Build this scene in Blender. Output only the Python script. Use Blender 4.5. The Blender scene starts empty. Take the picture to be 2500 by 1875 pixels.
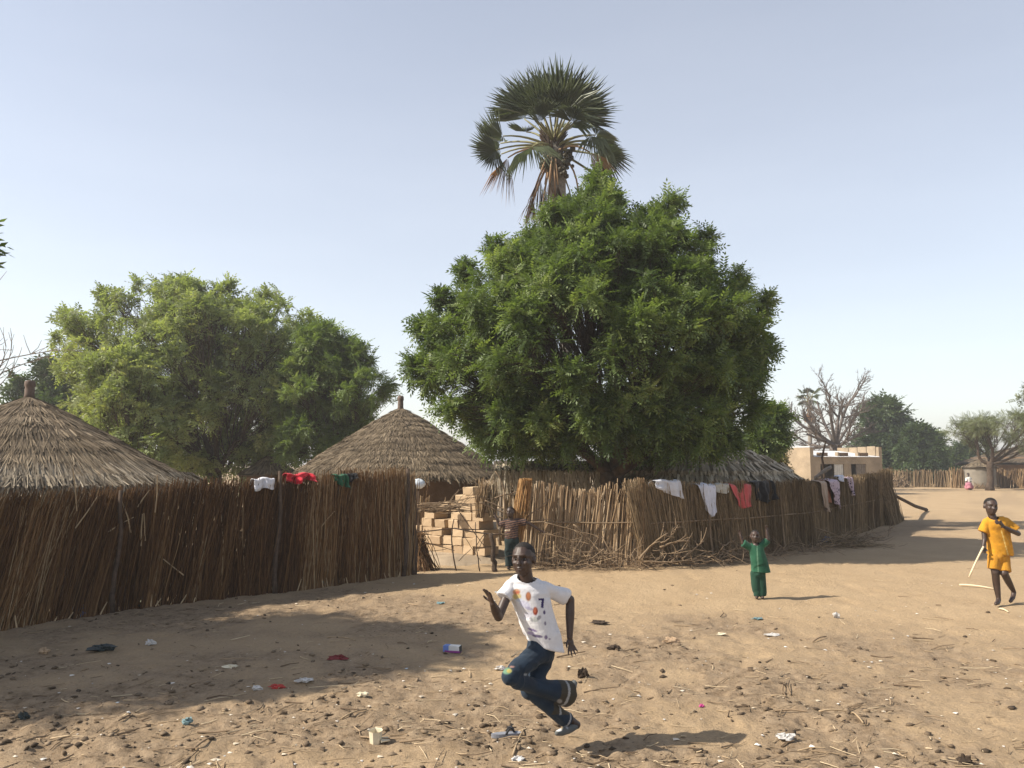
import bpy, math, random
import numpy as np
from mathutils import Vector, Matrix

R = math.radians
scene = bpy.context.scene
C = scene.collection

# ------------------------------------------------------------------ camera
FPX, CX, CY, HOR = 1962.0, 1250.0, 937.5, 1130.0      # photo pixels (2500 x 1875)
CAM_H = 1.7
PITCH = math.atan((HOR - CY) / FPX)
cam = bpy.data.cameras.new('camera')
cam_o = bpy.data.objects.new('camera', cam)
C.objects.link(cam_o)
cam.sensor_width = 36.0
cam.lens = 36.0 * FPX / 2500.0
cam.clip_start = 0.05
cam.clip_end = 6000.0
cam_o.location = (0, 0, CAM_H)
cam_o.rotation_euler = (math.pi / 2 + PITCH, 0, 0)
scene.camera = cam_o

# ------------------------------------------------------------------ sky, sun, exposure
SUN_EL, SUN_AZ = R(41.0), math.atan2(0.17, 1.0)        # shadows fall along (cos AZ, sin AZ)
world = bpy.data.worlds.new('World')
scene.world = world
world.use_nodes = True
wn = world.node_tree
wn.nodes.clear()
sky = wn.nodes.new('ShaderNodeTexSky')
sky.sky_type = 'NISHITA'
sky.sun_disc = False
sky.sun_elevation = SUN_EL
sky.sun_rotation = -(math.pi / 2 + SUN_AZ)
sky.altitude = 0
sky.air_density = 1.0
sky.dust_density = 1.2
sky.ozone_density = 1.0
bg = wn.nodes.new('ShaderNodeBackground')
bg.inputs['Strength'].default_value = 0.066
wo = wn.nodes.new('ShaderNodeOutputWorld')
# the dusty dry-season air: a pale veil all round the horizon, thinning towards the zenith
wtc = wn.nodes.new('ShaderNodeTexCoord'); wsep = wn.nodes.new('ShaderNodeSeparateXYZ'); wrp = wn.nodes.new('ShaderNodeValToRGB')
wn.links.new(wtc.outputs['Generated'], wsep.inputs[0]); wn.links.new(wsep.outputs['Z'], wrp.inputs[0])
we = wrp.color_ramp.elements
for wp, wc in ((0.0, (0.60, 0.585, 0.575)), (0.12, (0.51, 0.51, 0.52)), (0.3, (0.36, 0.37, 0.405)), (0.55, (0.19, 0.205, 0.255)), (1.0, (0.08, 0.09, 0.12))):
    e = we[0] if wp == 0 else we[1] if wp == 1 else we.new(wp)
    e.position = wp; e.color = (*wc, 1)
wsc = wn.nodes.new('ShaderNodeVectorMath'); wsc.operation = 'SCALE'; wsc.inputs['Scale'].default_value = 1 / 0.1
wad = wn.nodes.new('ShaderNodeVectorMath'); wad.operation = 'ADD'
wno = wn.nodes.new('ShaderNodeTexNoise'); wmp = wn.nodes.new('ShaderNodeMapping'); wmp.inputs['Scale'].default_value = (1.2, 1.2, 5.5); wmp.inputs['Rotation'].default_value = (0.35, 0.2, 0)
wno.inputs['Scale'].default_value = 1.6; wno.inputs['Detail'].default_value = 5
wn.links.new(wtc.outputs['Generated'], wmp.inputs[0]); wn.links.new(wmp.outputs[0], wno.inputs['Vector'])
wr2 = wn.nodes.new('ShaderNodeValToRGB'); wr2.color_ramp.elements[0].position = .35; wr2.color_ramp.elements[0].color = (.97, .97, .97, 1); wr2.color_ramp.elements[1].position = .75; wr2.color_ramp.elements[1].color = (1.07, 1.07, 1.06, 1)
wn.links.new(wno.outputs['Fac'], wr2.inputs[0]); wml = wn.nodes.new('ShaderNodeVectorMath'); wml.operation = 'MULTIPLY'
wn.links.new(wrp.outputs[0], wml.inputs[0]); wn.links.new(wr2.outputs[0], wml.inputs[1]); wn.links.new(wml.outputs[0], wsc.inputs[0]); wn.links.new(wsc.outputs[0], wad.inputs[0]); wn.links.new(sky.outputs[0], wad.inputs[1])
wn.links.new(wad.outputs[0], bg.inputs[0])
wn.links.new(bg.outputs[0], wo.inputs[0])

sun = bpy.data.lights.new('sun', 'SUN')
sun.energy = 5.0
sun.angle = R(0.55)
sun.color = (1.0, 0.915, 0.79)
sun_o = bpy.data.objects.new('sun', sun)
C.objects.link(sun_o)
ld = Vector((math.cos(SUN_AZ) * math.cos(SUN_EL), math.sin(SUN_AZ) * math.cos(SUN_EL), -math.sin(SUN_EL)))
sun_o.rotation_euler = ld.to_track_quat('-Z', 'Y').to_euler()
sun_o.location = (-20, -4, 18)

vs = scene.view_settings
vs.view_transform = 'Standard'
vs.look = 'None'
vs.exposure = 0.7
vs.gamma = 1.0
vs.use_curve_mapping = False
scene.cycles.max_bounces = 6
scene.cycles.transparent_max_bounces = 6

# ------------------------------------------------------------------ helpers
_cp, _sp = math.cos(PITCH), math.sin(PITCH)
def at(px, py, Y):
    """world point that the photo shows at pixel (px, py), at forward distance Y"""
    u, v = (px - CX) / FPX, (CY - py) / FPX
    dy, dz = _cp - v * _sp, _sp + v * _cp
    t = Y / dy
    return np.array((u * t, Y, CAM_H + dz * t))
def gnd(px, py):
    u, v = (px - CX) / FPX, (CY - py) / FPX
    dy, dz = _cp - v * _sp, _sp + v * _cp
    t = -CAM_H / dz
    return np.array((u * t, dy * t, 0.0))
def px_of(x, y, z):
    y2 = y * _cp + (z - CAM_H) * _sp
    return CX + FPX * x / y2

rng = np.random.default_rng(7)
random.seed(7)

def vnoise(x, y, seed=0):
    """smooth value noise in [-1,1]"""
    r = np.random.default_rng(seed).random((256, 256)) * 2 - 1
    xi, yi = np.floor(x).astype(int), np.floor(y).astype(int)
    fx, fy = x - xi, y - yi
    fx = fx * fx * (3 - 2 * fx); fy = fy * fy * (3 - 2 * fy)
    a = r[xi & 255, yi & 255]; b = r[(xi + 1) & 255, yi & 255]
    c = r[xi & 255, (yi + 1) & 255]; d = r[(xi + 1) & 255, (yi + 1) & 255]
    return (a * (1 - fx) + b * fx) * (1 - fy) + (c * (1 - fx) + d * fx) * fy

def sstep(a, b, x):
    t = np.clip((x - a) / (b - a), 0, 1)
    return t * t * (3 - 2 * t)

def unit(v):
    v = np.asarray(v, float)
    return v / (np.linalg.norm(v, axis=-1, keepdims=True) + 1e-12)

class MB:
    """collects geometry for one mesh object; rnd = one value per vertex for colour variation"""
    def __init__(s):
        s.v, s.t, s.q, s.r, s.n = [], [], [], [], 0
    def add(s, v, t=None, q=None, rnd=0.5):
        v = np.asarray(v, float).reshape(-1, 3)
        if t is not None and len(t): s.t.append(np.asarray(t, int).reshape(-1, 3) + s.n)
        if q is not None and len(q): s.q.append(np.asarray(q, int).reshape(-1, 4) + s.n)
        s.v.append(v)
        s.r.append(np.broadcast_to(np.asarray(rnd, float), (len(v),)))
        s.n += len(v)
        return s
    def tube(s, pts, rad, n=6, rnd=0.5, cap=True):
        pts = np.asarray(pts, float); m = len(pts)
        rad = np.broadcast_to(np.asarray(rad, float), (m,))
        tan = unit(np.gradient(pts, axis=0))
        up = np.array((0, 0, 1.0)) if abs(tan[0][2]) < 0.9 else np.array((1.0, 0, 0))
        a = unit(np.cross(tan[0], up)); rings = []
        ang = np.arange(n) * 2 * math.pi / n
        for i in range(m):
            a = unit(a - tan[i] * np.dot(a, tan[i])); b = np.cross(tan[i], a)
            rings.append(pts[i] + rad[i] * (np.cos(ang)[:, None] * a + np.sin(ang)[:, None] * b))
        v = np.concatenate(rings); i = np.arange(n); j = (i + 1) % n; q = []
        for k in range(m - 1):
            q.append(np.stack((k * n + i, k * n + j, (k + 1) * n + j, (k + 1) * n + i), 1))
        t = []
        if cap:
            v = np.concatenate((v, pts[:1], pts[-1:]))
            t = np.concatenate((np.stack((j, i, np.full(n, m * n)), 1), np.stack(((m - 1) * n + i, (m - 1) * n + j, np.full(n, m * n + 1)), 1)))
        return s.add(v, t, np.concatenate(q), rnd)
    def box(s, c, sx, sy, sz, rz=0.0, jit=0.0, rnd=0.5, M=None):
        v = np.array([(x, y, z) for z in (-.5, .5) for y in (-.5, .5) for x in (-.5, .5)]) * (sx, sy, sz)
        if jit: v = v + (rng.random((8, 3)) - .5) * jit
        if M is not None: v = v @ np.asarray(M).T
        cs, sn = math.cos(rz), math.sin(rz)
        v = np.stack((v[:, 0] * cs - v[:, 1] * sn, v[:, 0] * sn + v[:, 1] * cs, v[:, 2]), 1) + c
        q = [(0, 2, 3, 1), (4, 5, 7, 6), (0, 1, 5, 4), (2, 6, 7, 3), (0, 4, 6, 2), (1, 3, 7, 5)]
        return s.add(v, None, q, rnd)
    def lathe(s, prof, c=(0, 0, 0), n=32, rnd=0.5, wob=0.0, close=True):
        prof = np.asarray(prof, float); m = len(prof); ang = np.arange(n) * 2 * math.pi / n
        w = 1 + wob * (vnoise(np.cos(ang) * 2 + 9, np.sin(ang) * 2 + 9, 3))
        v = np.stack([np.stack((r * w * np.cos(ang), r * w * np.sin(ang), np.full(n, z)), 1) for r, z in prof]).reshape(-1, 3) + c
        i = np.arange(n); j = (i + 1) % n
        q = np.concatenate([np.stack((k * n + i, k * n + j, (k + 1) * n + j, (k + 1) * n + i), 1) for k in range(m - 1)])
        return s.add(v, None, q, rnd)
    def grid(s, P, rnd=0.5, closed=False):
        """P: (rows, cols, 3)"""
        a, b = P.shape[:2]
        i, j = np.meshgrid(np.arange(a - 1), np.arange(b if closed else b - 1), indexing='ij')
        j2 = (j + 1) % b
        q = np.stack((i * b + j, i * b + j2, (i + 1) * b + j2, (i + 1) * b + j), -1).reshape(-1, 4)
        return s.add(P.reshape(-1, 3), None, q, rnd)
    def inst(s, tv, tf, M, L, rnd):
        """vectorised copies: template verts (n,3), faces (m,k), M (N,3,3) columns = axes, L (N,3), rnd (N,)"""
        tv = np.asarray(tv, float); tf = np.asarray(tf, int); N = len(L); n = len(tv)
        v = np.einsum('nij,kj->nki', M, tv) + L[:, None, :]
        f = (tf[None] + (np.arange(N) * n)[:, None, None]).reshape(-1, tf.shape[1])
        r = np.repeat(np.broadcast_to(rnd, (N,)), n)
        return s.add(v.reshape(-1, 3), f if tf.shape[1] == 3 else None, f if tf.shape[1] == 4 else None, r)
    def canes(s, base, top, r0, r1, n=5, bend=0.0, rnd=None, seg=2):
        """many tapered rods at once; base/top (N,3), r0/r1 (N,)"""
        base, top = np.asarray(base, float), np.asarray(top, float); N = len(base)
        r0 = np.broadcast_to(r0, (N,)); r1 = np.broadcast_to(r1, (N,))
        d = unit(top - base)
        ref = np.where(np.abs(d[:, 2:3]) < 0.9, np.array([[0, 0, 1.0]]), np.array([[1.0, 0, 0]]))
        a = unit(np.cross(d, ref)); b = np.cross(d, a)
        L = np.linalg.norm(top - base, axis=1)
        bo = (rng.normal(size=(N, 1)) * a + rng.normal(size=(N, 1)) * b) * (bend * L)[:, None]
        ang = np.arange(n) * 2 * math.pi / n; rings = []
        for k in range(seg + 1):
            t = k / seg
            p = base + (top - base) * t + bo * (4 * t * (1 - t))
            r = (r0 + (r1 - r0) * t)[:, None, None]
            rings.append(p[:, None, :] + r * (np.cos(ang)[None, :, None] * a[:, None, :] + np.sin(ang)[None, :, None] * b[:, None, :]))
        V = np.stack(rings, 1).reshape(N, -1, 3); m = V.shape[1]
        i = np.arange(n); j = (i + 1) % n
        q = np.concatenate([np.stack((k * n + i, k * n + j, (k + 1) * n + j, (k + 1) * n + i), 1) for k in range(seg)])
        Q = (q[None] + (np.arange(N) * m)[:, None, None]).reshape(-1, 4)
        cap = np.array([(seg * n, seg * n + 1 + k, seg * n + 2 + k) for k in range(n - 2)])
        T = (cap[None] + (np.arange(N) * m)[:, None, None]).reshape(-1, 3)
        rr = rng.random(N) if rnd is None else np.broadcast_to(rnd, (N,))
        return s.add(V.reshape(-1, 3), T, Q, np.repeat(rr, m))
    def mesh(s, name, smooth=False, off=None):
        v = np.concatenate(s.v) if s.v else np.zeros((0, 3))
        if off is not None: v = v - np.asarray(off)
        t = np.concatenate(s.t) if s.t else np.zeros((0, 3), int)
        q = np.concatenate(s.q) if s.q else np.zeros((0, 4), int)
        me = bpy.data.meshes.new(name)
        me.vertices.add(len(v)); me.vertices.foreach_set('co', v.astype(np.float32).ravel())
        me.loops.add(t.size + q.size)
        me.loops.foreach_set('vertex_index', np.concatenate((t.ravel(), q.ravel())).astype(np.int32))
        nt, nq = len(t), len(q)
        me.polygons.add(nt + nq)
        me.polygons.foreach_set('loop_start', np.concatenate((np.arange(nt) * 3, nt * 3 + np.arange(nq) * 4)).astype(np.int32))
        me.update(calc_edges=True)
        me.polygons.foreach_set('use_smooth', np.full(nt + nq, smooth))
        a = me.attributes.new('rnd', 'FLOAT', 'POINT')
        a.data.foreach_set('value', np.concatenate(s.r).astype(np.float32))
        return me

def tag(o, label=None, cat=None, group=None, kind=None):
    if label: o['label'] = label
    if cat: o['category'] = cat
    if group: o['group'] = group
    if kind: o['kind'] = kind
    return o
def thing(name, loc, label, cat, group=None):
    o = bpy.data.objects.new(name, None); C.objects.link(o)
    o.location = [float(a) for a in loc]; o.empty_display_size = 0.2
    return tag(o, label, cat, group)
def wloc(o):
    p = np.array(o.location)
    while o.parent: o = o.parent; p = p + np.array(o.location)
    return p
def part(parent, name, mb, mat, smooth=False, kind=None, label=None, off=None):
    """child mesh of a thing; mb is in world coordinates"""
    o = bpy.data.objects.new(name, mb.mesh(name, smooth, wloc(parent) if off is None else off))
    o.data.materials.append(mat); C.objects.link(o); o.parent = parent
    return tag(o, label, None, None, kind)
def solo(name, mb, mat, label, cat, loc, smooth=False, group=None, kind=None):
    """a thing that is one mesh"""
    o = bpy.data.objects.new(name, mb.mesh(name, smooth, loc)); o.location = [float(a) for a in loc]
    o.data.materials.append(mat); C.objects.link(o)
    return tag(o, label, cat, group, kind)

# ------------------------------------------------------------------ materials
def newmat(name):
    m = bpy.data.materials.new(name); m.use_nodes = True
    nt = m.node_tree
    return m, nt, nt.nodes['Principled BSDF']
def ramp(nt, fac, stops):
    n = nt.nodes.new('ShaderNodeValToRGB'); e = n.color_ramp.elements
    while len(e) < len(stops): e.new(0.5)
    for k, (p, c) in enumerate(stops): e[k].position = p; e[k].color = (*c, 1)
    if fac is not None: nt.links.new(fac, n.inputs[0])
    return n.outputs[0]
def coord(nt, kind='Object', scale=(1, 1, 1)):
    tc = nt.nodes.new('ShaderNodeTexCoord'); mp = nt.nodes.new('ShaderNodeMapping')
    mp.inputs['Scale'].default_value = scale
    nt.links.new(tc.outputs[kind], mp.inputs[0]); return mp.outputs[0]
def noise(nt, vec, scale, detail=4, rough=0.6):
    n = nt.nodes.new('ShaderNodeTexNoise'); n.inputs['Scale'].default_value = scale
    n.inputs['Detail'].default_value = detail; n.inputs['Roughness'].default_value = rough
    nt.links.new(vec, n.inputs['Vector']); return n.outputs['Fac']
def mix(nt, fac, a, b, mode='MIX'):
    n = nt.nodes.new('ShaderNodeMix'); n.data_type = 'RGBA'; n.blend_type = mode
    for inp, val in ((n.inputs[0], fac), (n.inputs[6], a), (n.inputs[7], b)):
        if hasattr(val, 'links'): nt.links.new(val, inp)
        elif isinstance(val, (int, float)): inp.default_value = val
        else: inp.default_value = (*val, 1)
    return n.outputs[2]
def attr(nt, name='rnd', out='Fac'):
    n = nt.nodes.new('ShaderNodeAttribute'); n.attribute_name = name; return n.outputs[out]
def bump(nt, b, h, dist, strength=1.0):
    n = nt.nodes.new('ShaderNodeBump'); n.inputs['Distance'].default_value = dist; n.inputs['Strength'].default_value = strength
    nt.links.new(h, n.inputs['Height']); nt.links.new(n.outputs[0], b.inputs['Normal'])
def plain(name, col, rough=0.8, var=0.25, scale=6.0, bumpd=0.0, spec=0.3):
    m, nt, b = newmat(name); co = coord(nt)
    f = noise(nt, co, scale, 5)
    lo = tuple(c * (1 - var) for c in col); hi = tuple(min(1, c * (1 + var)) for c in col)
    nt.links.new(ramp(nt, f, [(0.3, lo), (0.7, hi)]), b.inputs['Base Color'])
    b.inputs['Roughness'].default_value = rough; b.inputs['Specular IOR Level'].default_value = spec
    if bumpd: bump(nt, b, noise(nt, co, scale * 6, 4), bumpd)
    return m
def byrnd(name, stops, rough=0.85, src='attr', fine=0.35, scale=25.0, spec=0.25, stretch=(1, 1, 1)):
    """colour picked per piece (attribute rnd, or per object) plus fine mottling"""
    m, nt, b = newmat(name)
    if src == 'attr': f = attr(nt)
    else: f = nt.nodes.new('ShaderNodeObjectInfo').outputs['Random']
    c = ramp(nt, f, stops)
    g = noise(nt, coord(nt, scale=stretch), scale, 4)
    gg = ramp(nt, g, [(0.25, (1 - fine,) * 3), (0.75, (1.0,) * 3)])
    nt.links.new(mix(nt, 1.0, c, gg, 'MULTIPLY'), b.inputs['Base Color'])
    b.inputs['Roughness'].default_value = rough; b.inputs['Specular IOR Level'].default_value = spec
    return m
def leafmat(name, stops, trans=0.35, rough=0.55, tcol=(1.15, 1.25, 0.5)):
    m, nt, b = newmat(name)
    c = ramp(nt, attr(nt), stops)
    nt.links.new(c, b.inputs['Base Color']); b.inputs['Roughness'].default_value = rough
    b.inputs['Specular IOR Level'].default_value = 0.35
    tr = nt.nodes.new('ShaderNodeBsdfTranslucent')
    nt.links.new(mix(nt, 1.0, c, tcol, 'MULTIPLY'), tr.inputs[0])
    ms = nt.nodes.new('ShaderNodeMixShader'); ms.inputs[0].default_value = trans
    nt.links.new(b.outputs[0], ms.inputs[1]); nt.links.new(tr.outputs[0], ms.inputs[2])
    nt.links.new(ms.outputs[0], nt.nodes['Material Output'].inputs[0])
    return m

M = {}
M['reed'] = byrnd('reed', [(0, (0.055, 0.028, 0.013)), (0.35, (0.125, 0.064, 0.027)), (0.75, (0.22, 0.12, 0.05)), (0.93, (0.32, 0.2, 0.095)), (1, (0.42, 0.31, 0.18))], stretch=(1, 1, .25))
M['reed_pale'] = byrnd('reed_pale', [(0, (0.1235, 0.0779, 0.0399)), (0.4, (0.2280, 0.1472, 0.0760)), (0.8, (0.3420, 0.2327, 0.1283)), (1, (0.4750, 0.3515, 0.2090))], stretch=(1, 1, .25))
M['reed_obj'] = byrnd('reed_obj', [(0, (0.22, 0.145, 0.08)), (0.5, (0.38, 0.265, 0.155)), (1, (0.52, 0.39, 0.25))], src='obj', stretch=(1, 1, .25))
M['reed_dull'] = byrnd('reed_dull', [(0, (0.11, 0.076, 0.042)), (0.4, (0.2, 0.143, 0.082)), (0.8, (0.31, 0.225, 0.13)), (1, (0.43, 0.32, 0.195))], stretch=(1, 1, .25))
M['thatch'] = byrnd('thatch', [(0, (0.085, 0.062, 0.04)), (0.4, (0.165, 0.125, 0.08)), (0.8, (0.25, 0.193, 0.126)), (1, (0.34, 0.27, 0.18))], fine=0.3)
M['thatch_base'] = plain('thatch_base', (0.075, 0.058, 0.04), 0.95, 0.4, 14)
M['frond_dry'] = byrnd('frond_dry', [(0, (0.25, 0.205, 0.145)), (0.5, (0.48, 0.405, 0.295)), (1, (0.68, 0.59, 0.45))], fine=0.3)
M['bark'] = plain('bark', (0.075, 0.052, 0.036), 0.95, 0.45, 9, 0.02)
M['bark_pale'] = plain('bark_pale', (0.2, 0.165, 0.13), 0.95, 0.35, 9, 0.02)
M['bark_baobab'] = plain('bark_baobab', (0.13, 0.11, 0.097), 0.9, 0.25, 5, 0.02)
M['palm_bark'] = plain('palm_bark', (0.235, 0.21, 0.18), 0.95, 0.35, 12, 0.02)
M['stick'] = byrnd('stick', [(0, (0.12, 0.08, 0.05)), (0.5, (0.24, 0.17, 0.105)), (1, (0.4, 0.29, 0.18))])
M['stick_dark'] = plain('stick_dark', (0.07, 0.048, 0.034), 0.9, 0.4, 12)
M['mudbrick'] = byrnd('mudbrick', [(0, (0.42, 0.3, 0.185)), (0.5, (0.48, 0.35, 0.215)), (1, (0.52, 0.385, 0.245))], src='obj', fine=0.2, scale=18)
M['mudwall'] = plain('mudwall', (0.3, 0.235, 0.162), 0.95, 0.25, 1.6, 0.02)
M['mudwall_dark'] = plain('mudwall_dark', (0.1600, 0.1040, 0.0640), 0.95, 0.25, 3, 0.015)
M['mudwall_grey'] = plain('mudwall_grey', (0.21, 0.185, 0.15), 0.95, 0.2, 2, 0.015)
M['neem'] = leafmat('neem', [(0, (0.052, 0.08, 0.028)), (0.4, (0.108, 0.156, 0.051)), (0.8, (0.178, 0.232, 0.08)), (1, (0.265, 0.31, 0.12))], 0.4, 0.5)
M['neem_light'] = leafmat('neem_light', [(0, (0.16, 0.195, 0.082)), (0.5, (0.24, 0.28, 0.125)), (0.88, (0.31, 0.335, 0.155)), (1, (0.36, 0.36, 0.175))], 0.45, 0.55)
M['mango'] = leafmat('mango', [(0, (0.035, 0.055, 0.024)), (0.5, (0.06, 0.095, 0.036)), (0.9, (0.1, 0.14, 0.052)), (1, (0.15, 0.19, 0.075))], 0.3)
M['acacia'] = leafmat('acacia', [(0, (0.11, 0.125, 0.065)), (0.5, (0.165, 0.185, 0.095)), (1, (0.22, 0.24, 0.13))], 0.35)
M['dryleaf'] = leafmat('dryleaf', [(0, (0.1, 0.085, 0.03)), (0.5, (0.17, 0.14, 0.05)), (1, (0.24, 0.19, 0.07))], 0.3)
M['palm_green'] = leafmat('palm_green', [(0, (0.075, 0.095, 0.055)), (0.5, (0.115, 0.14, 0.082)), (1, (0.17, 0.19, 0.115))], 0.28, 0.42, (1.1, 1.15, 0.6))
M['palm_dead'] = leafmat('palm_dead', [(0, (0.26, 0.155, 0.085)), (0.5, (0.4, 0.26, 0.15)), (1, (0.52, 0.37, 0.23))], 0.3, 0.8, (1.1, 1.0, 0.8))
M['petiole'] = plain('petiole', (0.2, 0.19, 0.09), 0.6, 0.25, 5)
M['fruit'] = plain('fruit', (0.045, 0.036, 0.02), 0.5, 0.4, 9)

# ------------------------------------------------------------------ ground
def dungness(x, y):
    """how trodden and dung-strewn the sand is, 0 (clean sand) .. 1"""
    lim = np.where(x > -1.0, 10.6 - 0.52 * (x + 1.0), 11.6)
    d = sstep(1.6, -1.2, y - lim)
    n = 0.55 * vnoise(x * 0.9 + 3, y * 0.9, 21) + 0.35 * vnoise(x * 2.3, y * 2.3 + 7, 22) + 0.2 * vnoise(x * 5.1, y * 5.1, 23)
    patch = sstep(-0.35, 0.55, n)
    far = 0.35 * sstep(14.0, 20.0, y) * sstep(-0.1, 0.5, n)
    fence = 0.6 * np.exp(-((y - 15.2 - 0.9 * (x - 4.2)) / 1.0) ** 2) * (x > 2.5) * (x < 13)
    return np.clip(d * (0.22 + 0.78 * patch) + far + fence, 0, 1)
def ground_h(x, y):
    r = np.hypot(x, y)
    fade = 1 / (1 + (r / 16.0) ** 2)
    d = dungness(x, y)
    h = 0.02 * vnoise(x * 0.7, y * 0.7, 1) + 0.011 * vnoise(x * 2.6, y * 2.6, 2)
    h = h + (0.008 + 0.013 * d) * (vnoise(x * 6.5, y * 6.5, 3) + 0.8 * vnoise(x * 13, y * 13, 4)) + (0.003 + 0.004 * d) * vnoise(x * 27, y * 27, 8)
    foot = np.maximum(0, vnoise(x * 4.1 + 40, y * 3.3, 5) - 0.45)
    h = h - 0.05 * foot
    return h * fade

a_f = np.linspace(-R(41), R(41), 560)
a_b = np.linspace(R(41), 2 * math.pi - R(41), 70)[1:-1]
aa = np.concatenate((a_f, a_b))
rr = np.concatenate((np.linspace(1.5, 3.2, 14)[:-1], 3.2 * 1.0064 ** np.arange(0, 325), 3.2 * 1.0064 ** 325 * 1.12 ** np.arange(0, 38)))
GX = rr[:, None] * np.sin(aa)[None]; GY = rr[:, None] * np.cos(aa)[None]
P = np.stack((GX, GY, ground_h(GX, GY)), -1)
g = MB(); g.grid(P, rnd=dungness(GX, GY).ravel(), closed=True)
nc = len(aa); i = np.arange(nc)
g.add(np.concatenate((P[0], [[0, 0, 0.0]])), np.stack((i, (i + 1) % nc, np.full(nc, nc)), 1)[:, ::-1], None, 0.6)

mt, nt, b = newmat('sandy_ground')
co = coord(nt)
d = attr(nt)
n1 = noise(nt, co, 1.3, 6, 0.65); n2 = noise(nt, co, 9.0, 5, 0.7); n3 = noise(nt, co, 45.0, 3, 0.7)
sand = ramp(nt, n1, [(0.3, (0.375, 0.272, 0.163)), (0.7, (0.44, 0.325, 0.2))])
trod = ramp(nt, n2, [(0.28, (0.125, 0.088, 0.054)), (0.44, (0.255, 0.187, 0.12)), (0.7, (0.365, 0.276, 0.183))])
# break the edge of the trodden ground up with noise
ma = nt.nodes.new('ShaderNodeMath'); ma.operation = 'MULTIPLY_ADD'
nt.links.new(n2, ma.inputs[0]); ma.inputs[1].default_value = 0.9
ms = nt.nodes.new('ShaderNodeMath'); ms.operation = 'SUBTRACT'; nt.links.new(d, ms.inputs[0]); ms.inputs[1].default_value = 0.42
nt.links.new(ms.outputs[0], ma.inputs[2])
fac = ramp(nt, ma.outputs[0], [(0.05, (0, 0, 0)), (0.75, (1, 1, 1))])
c1 = mix(nt, fac, sand, trod)
grain = ramp(nt, n3, [(0.3, (0.82, 0.82, 0.82)), (0.7, (1.08, 1.06, 1.03))])
c2 = mix(nt, 1.0, c1, grain, 'MULTIPLY')
sp = nt.nodes.new('ShaderNodeTexVoronoi'); sp.inputs['Scale'].default_value = 16.0
nt.links.new(co, sp.inputs['Vector'])
spk = ramp(nt, sp.outputs['Distance'], [(0.1, (0.5, 0.45, 0.4)), (0.24, (1, 1, 1))])
mm = nt.nodes.new('ShaderNodeMath'); mm.operation = 'MULTIPLY'; nt.links.new(fac, mm.inputs[0]); mm.inputs[1].default_value = 0.75
nt.links.new(mix(nt, mm.outputs[0], c2, mix(nt, 1.0, c2, spk, 'MULTIPLY')), b.inputs['Base Color'])
b.inputs['Roughness'].default_value = 0.95; b.inputs['Specular IOR Level'].default_value = 0.15
bump(nt, b, noise(nt, co, 24.0, 6, 0.75), 0.03, 0.85)
o = solo('ground', g, mt, 'sandy village ground with trodden dung and straw', None, (0, 0, 0), True, kind='structure')

# loose clods, straw and pale scraps lying on the ground
def scatter(n, ymin, ymax, power, seed):
    r = np.random.default_rng(seed)
    y = 1 / (1 / ymax + (1 / ymin - 1 / ymax) * r.random(n) ** power)
    x = (r.random(n) * 2 - 1) * 0.74 * y
    return x, y
def keep_clear(x, y):
    """in front of the fences"""
    fl = np.interp(x, [-9, -6.2, -5.3, -4.49, -3.05, -1.49, 2.1, 5.46, 7.36, 10.4, 12.4], [5, 6.8, 8.3, 9.67, 10.7, 12.5, 13.4, 15.8, 18.2, 22.4, 26])
    return y < fl - 0.12
phi = (1 + 5 ** .5) / 2
ICO = unit(np.array([(-1, phi, 0), (1, phi, 0), (-1, -phi, 0), (1, -phi, 0), (0, -1, phi), (0, 1, phi), (0, -1, -phi), (0, 1, -phi), (phi, 0, -1), (phi, 0, 1), (-phi, 0, -1), (-phi, 0, 1)]))
ICF = np.array([(0, 11, 5), (0, 5, 1), (0, 1, 7), (0, 7, 10), (0, 10, 11), (1, 5, 9), (5, 11, 4), (11, 10, 2), (10, 7, 6), (7, 1, 8), (3, 9, 4), (3, 4, 2), (3, 2, 6), (3, 6, 8), (3, 8, 9), (4, 9, 5), (2, 4, 11), (6, 2, 10), (8, 6, 7), (9, 8, 1)])
def rotz(a):
    c, s, z = np.cos(a), np.sin(a), np.zeros_like(a)
    return np.stack((np.stack((c, -s, z), -1), np.stack((s, c, z), -1), np.stack((z, z, z + 1), -1)), -2)
r2 = np.random.default_rng(31)
x, y = scatter(11500, 3.9, 15, 0.75, 5)
k = keep_clear(x, y) & (r2.random(len(x)) < 0.05 + 0.95 * dungness(x, y) ** 1.5); x, y = x[k], y[k]
n = len(x); sz = 0.003 + 0.021 * r2.random(n) ** 5.5
mb = MB()
for v in range(4):
    kk = np.arange(n) % 4 == v; m = kk.sum()
    T = ICO * (1 + 0.55 * (r2.random((12, 1)) - .5) * 2)
    Mx = rotz(r2.random(m) * 6.28) * (sz[kk][:, None] * np.stack((1 + .6 * r2.random(m), np.ones(m), 0.35 + .4 * r2.random(m)), -1))[:, None, :]
    L = np.stack((x[kk], y[kk], ground_h(x[kk], y[kk]) + sz[kk] * 0.25), 1)
    mb.inst(T, ICF, Mx, L, r2.random(m))
M['clod'] = byrnd('clod', [(0, (0.05, 0.035, 0.022)), (0.3, (0.1, 0.07, 0.044)), (0.65, (0.18, 0.13, 0.083)), (1, (0.29, 0.215, 0.14))])
solo('dung_clods', mb, M['clod'], 'dark dried dung clods and crumbs strewn over the sand', 'dung', (0, 6, 0), True, kind='stuff')

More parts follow.
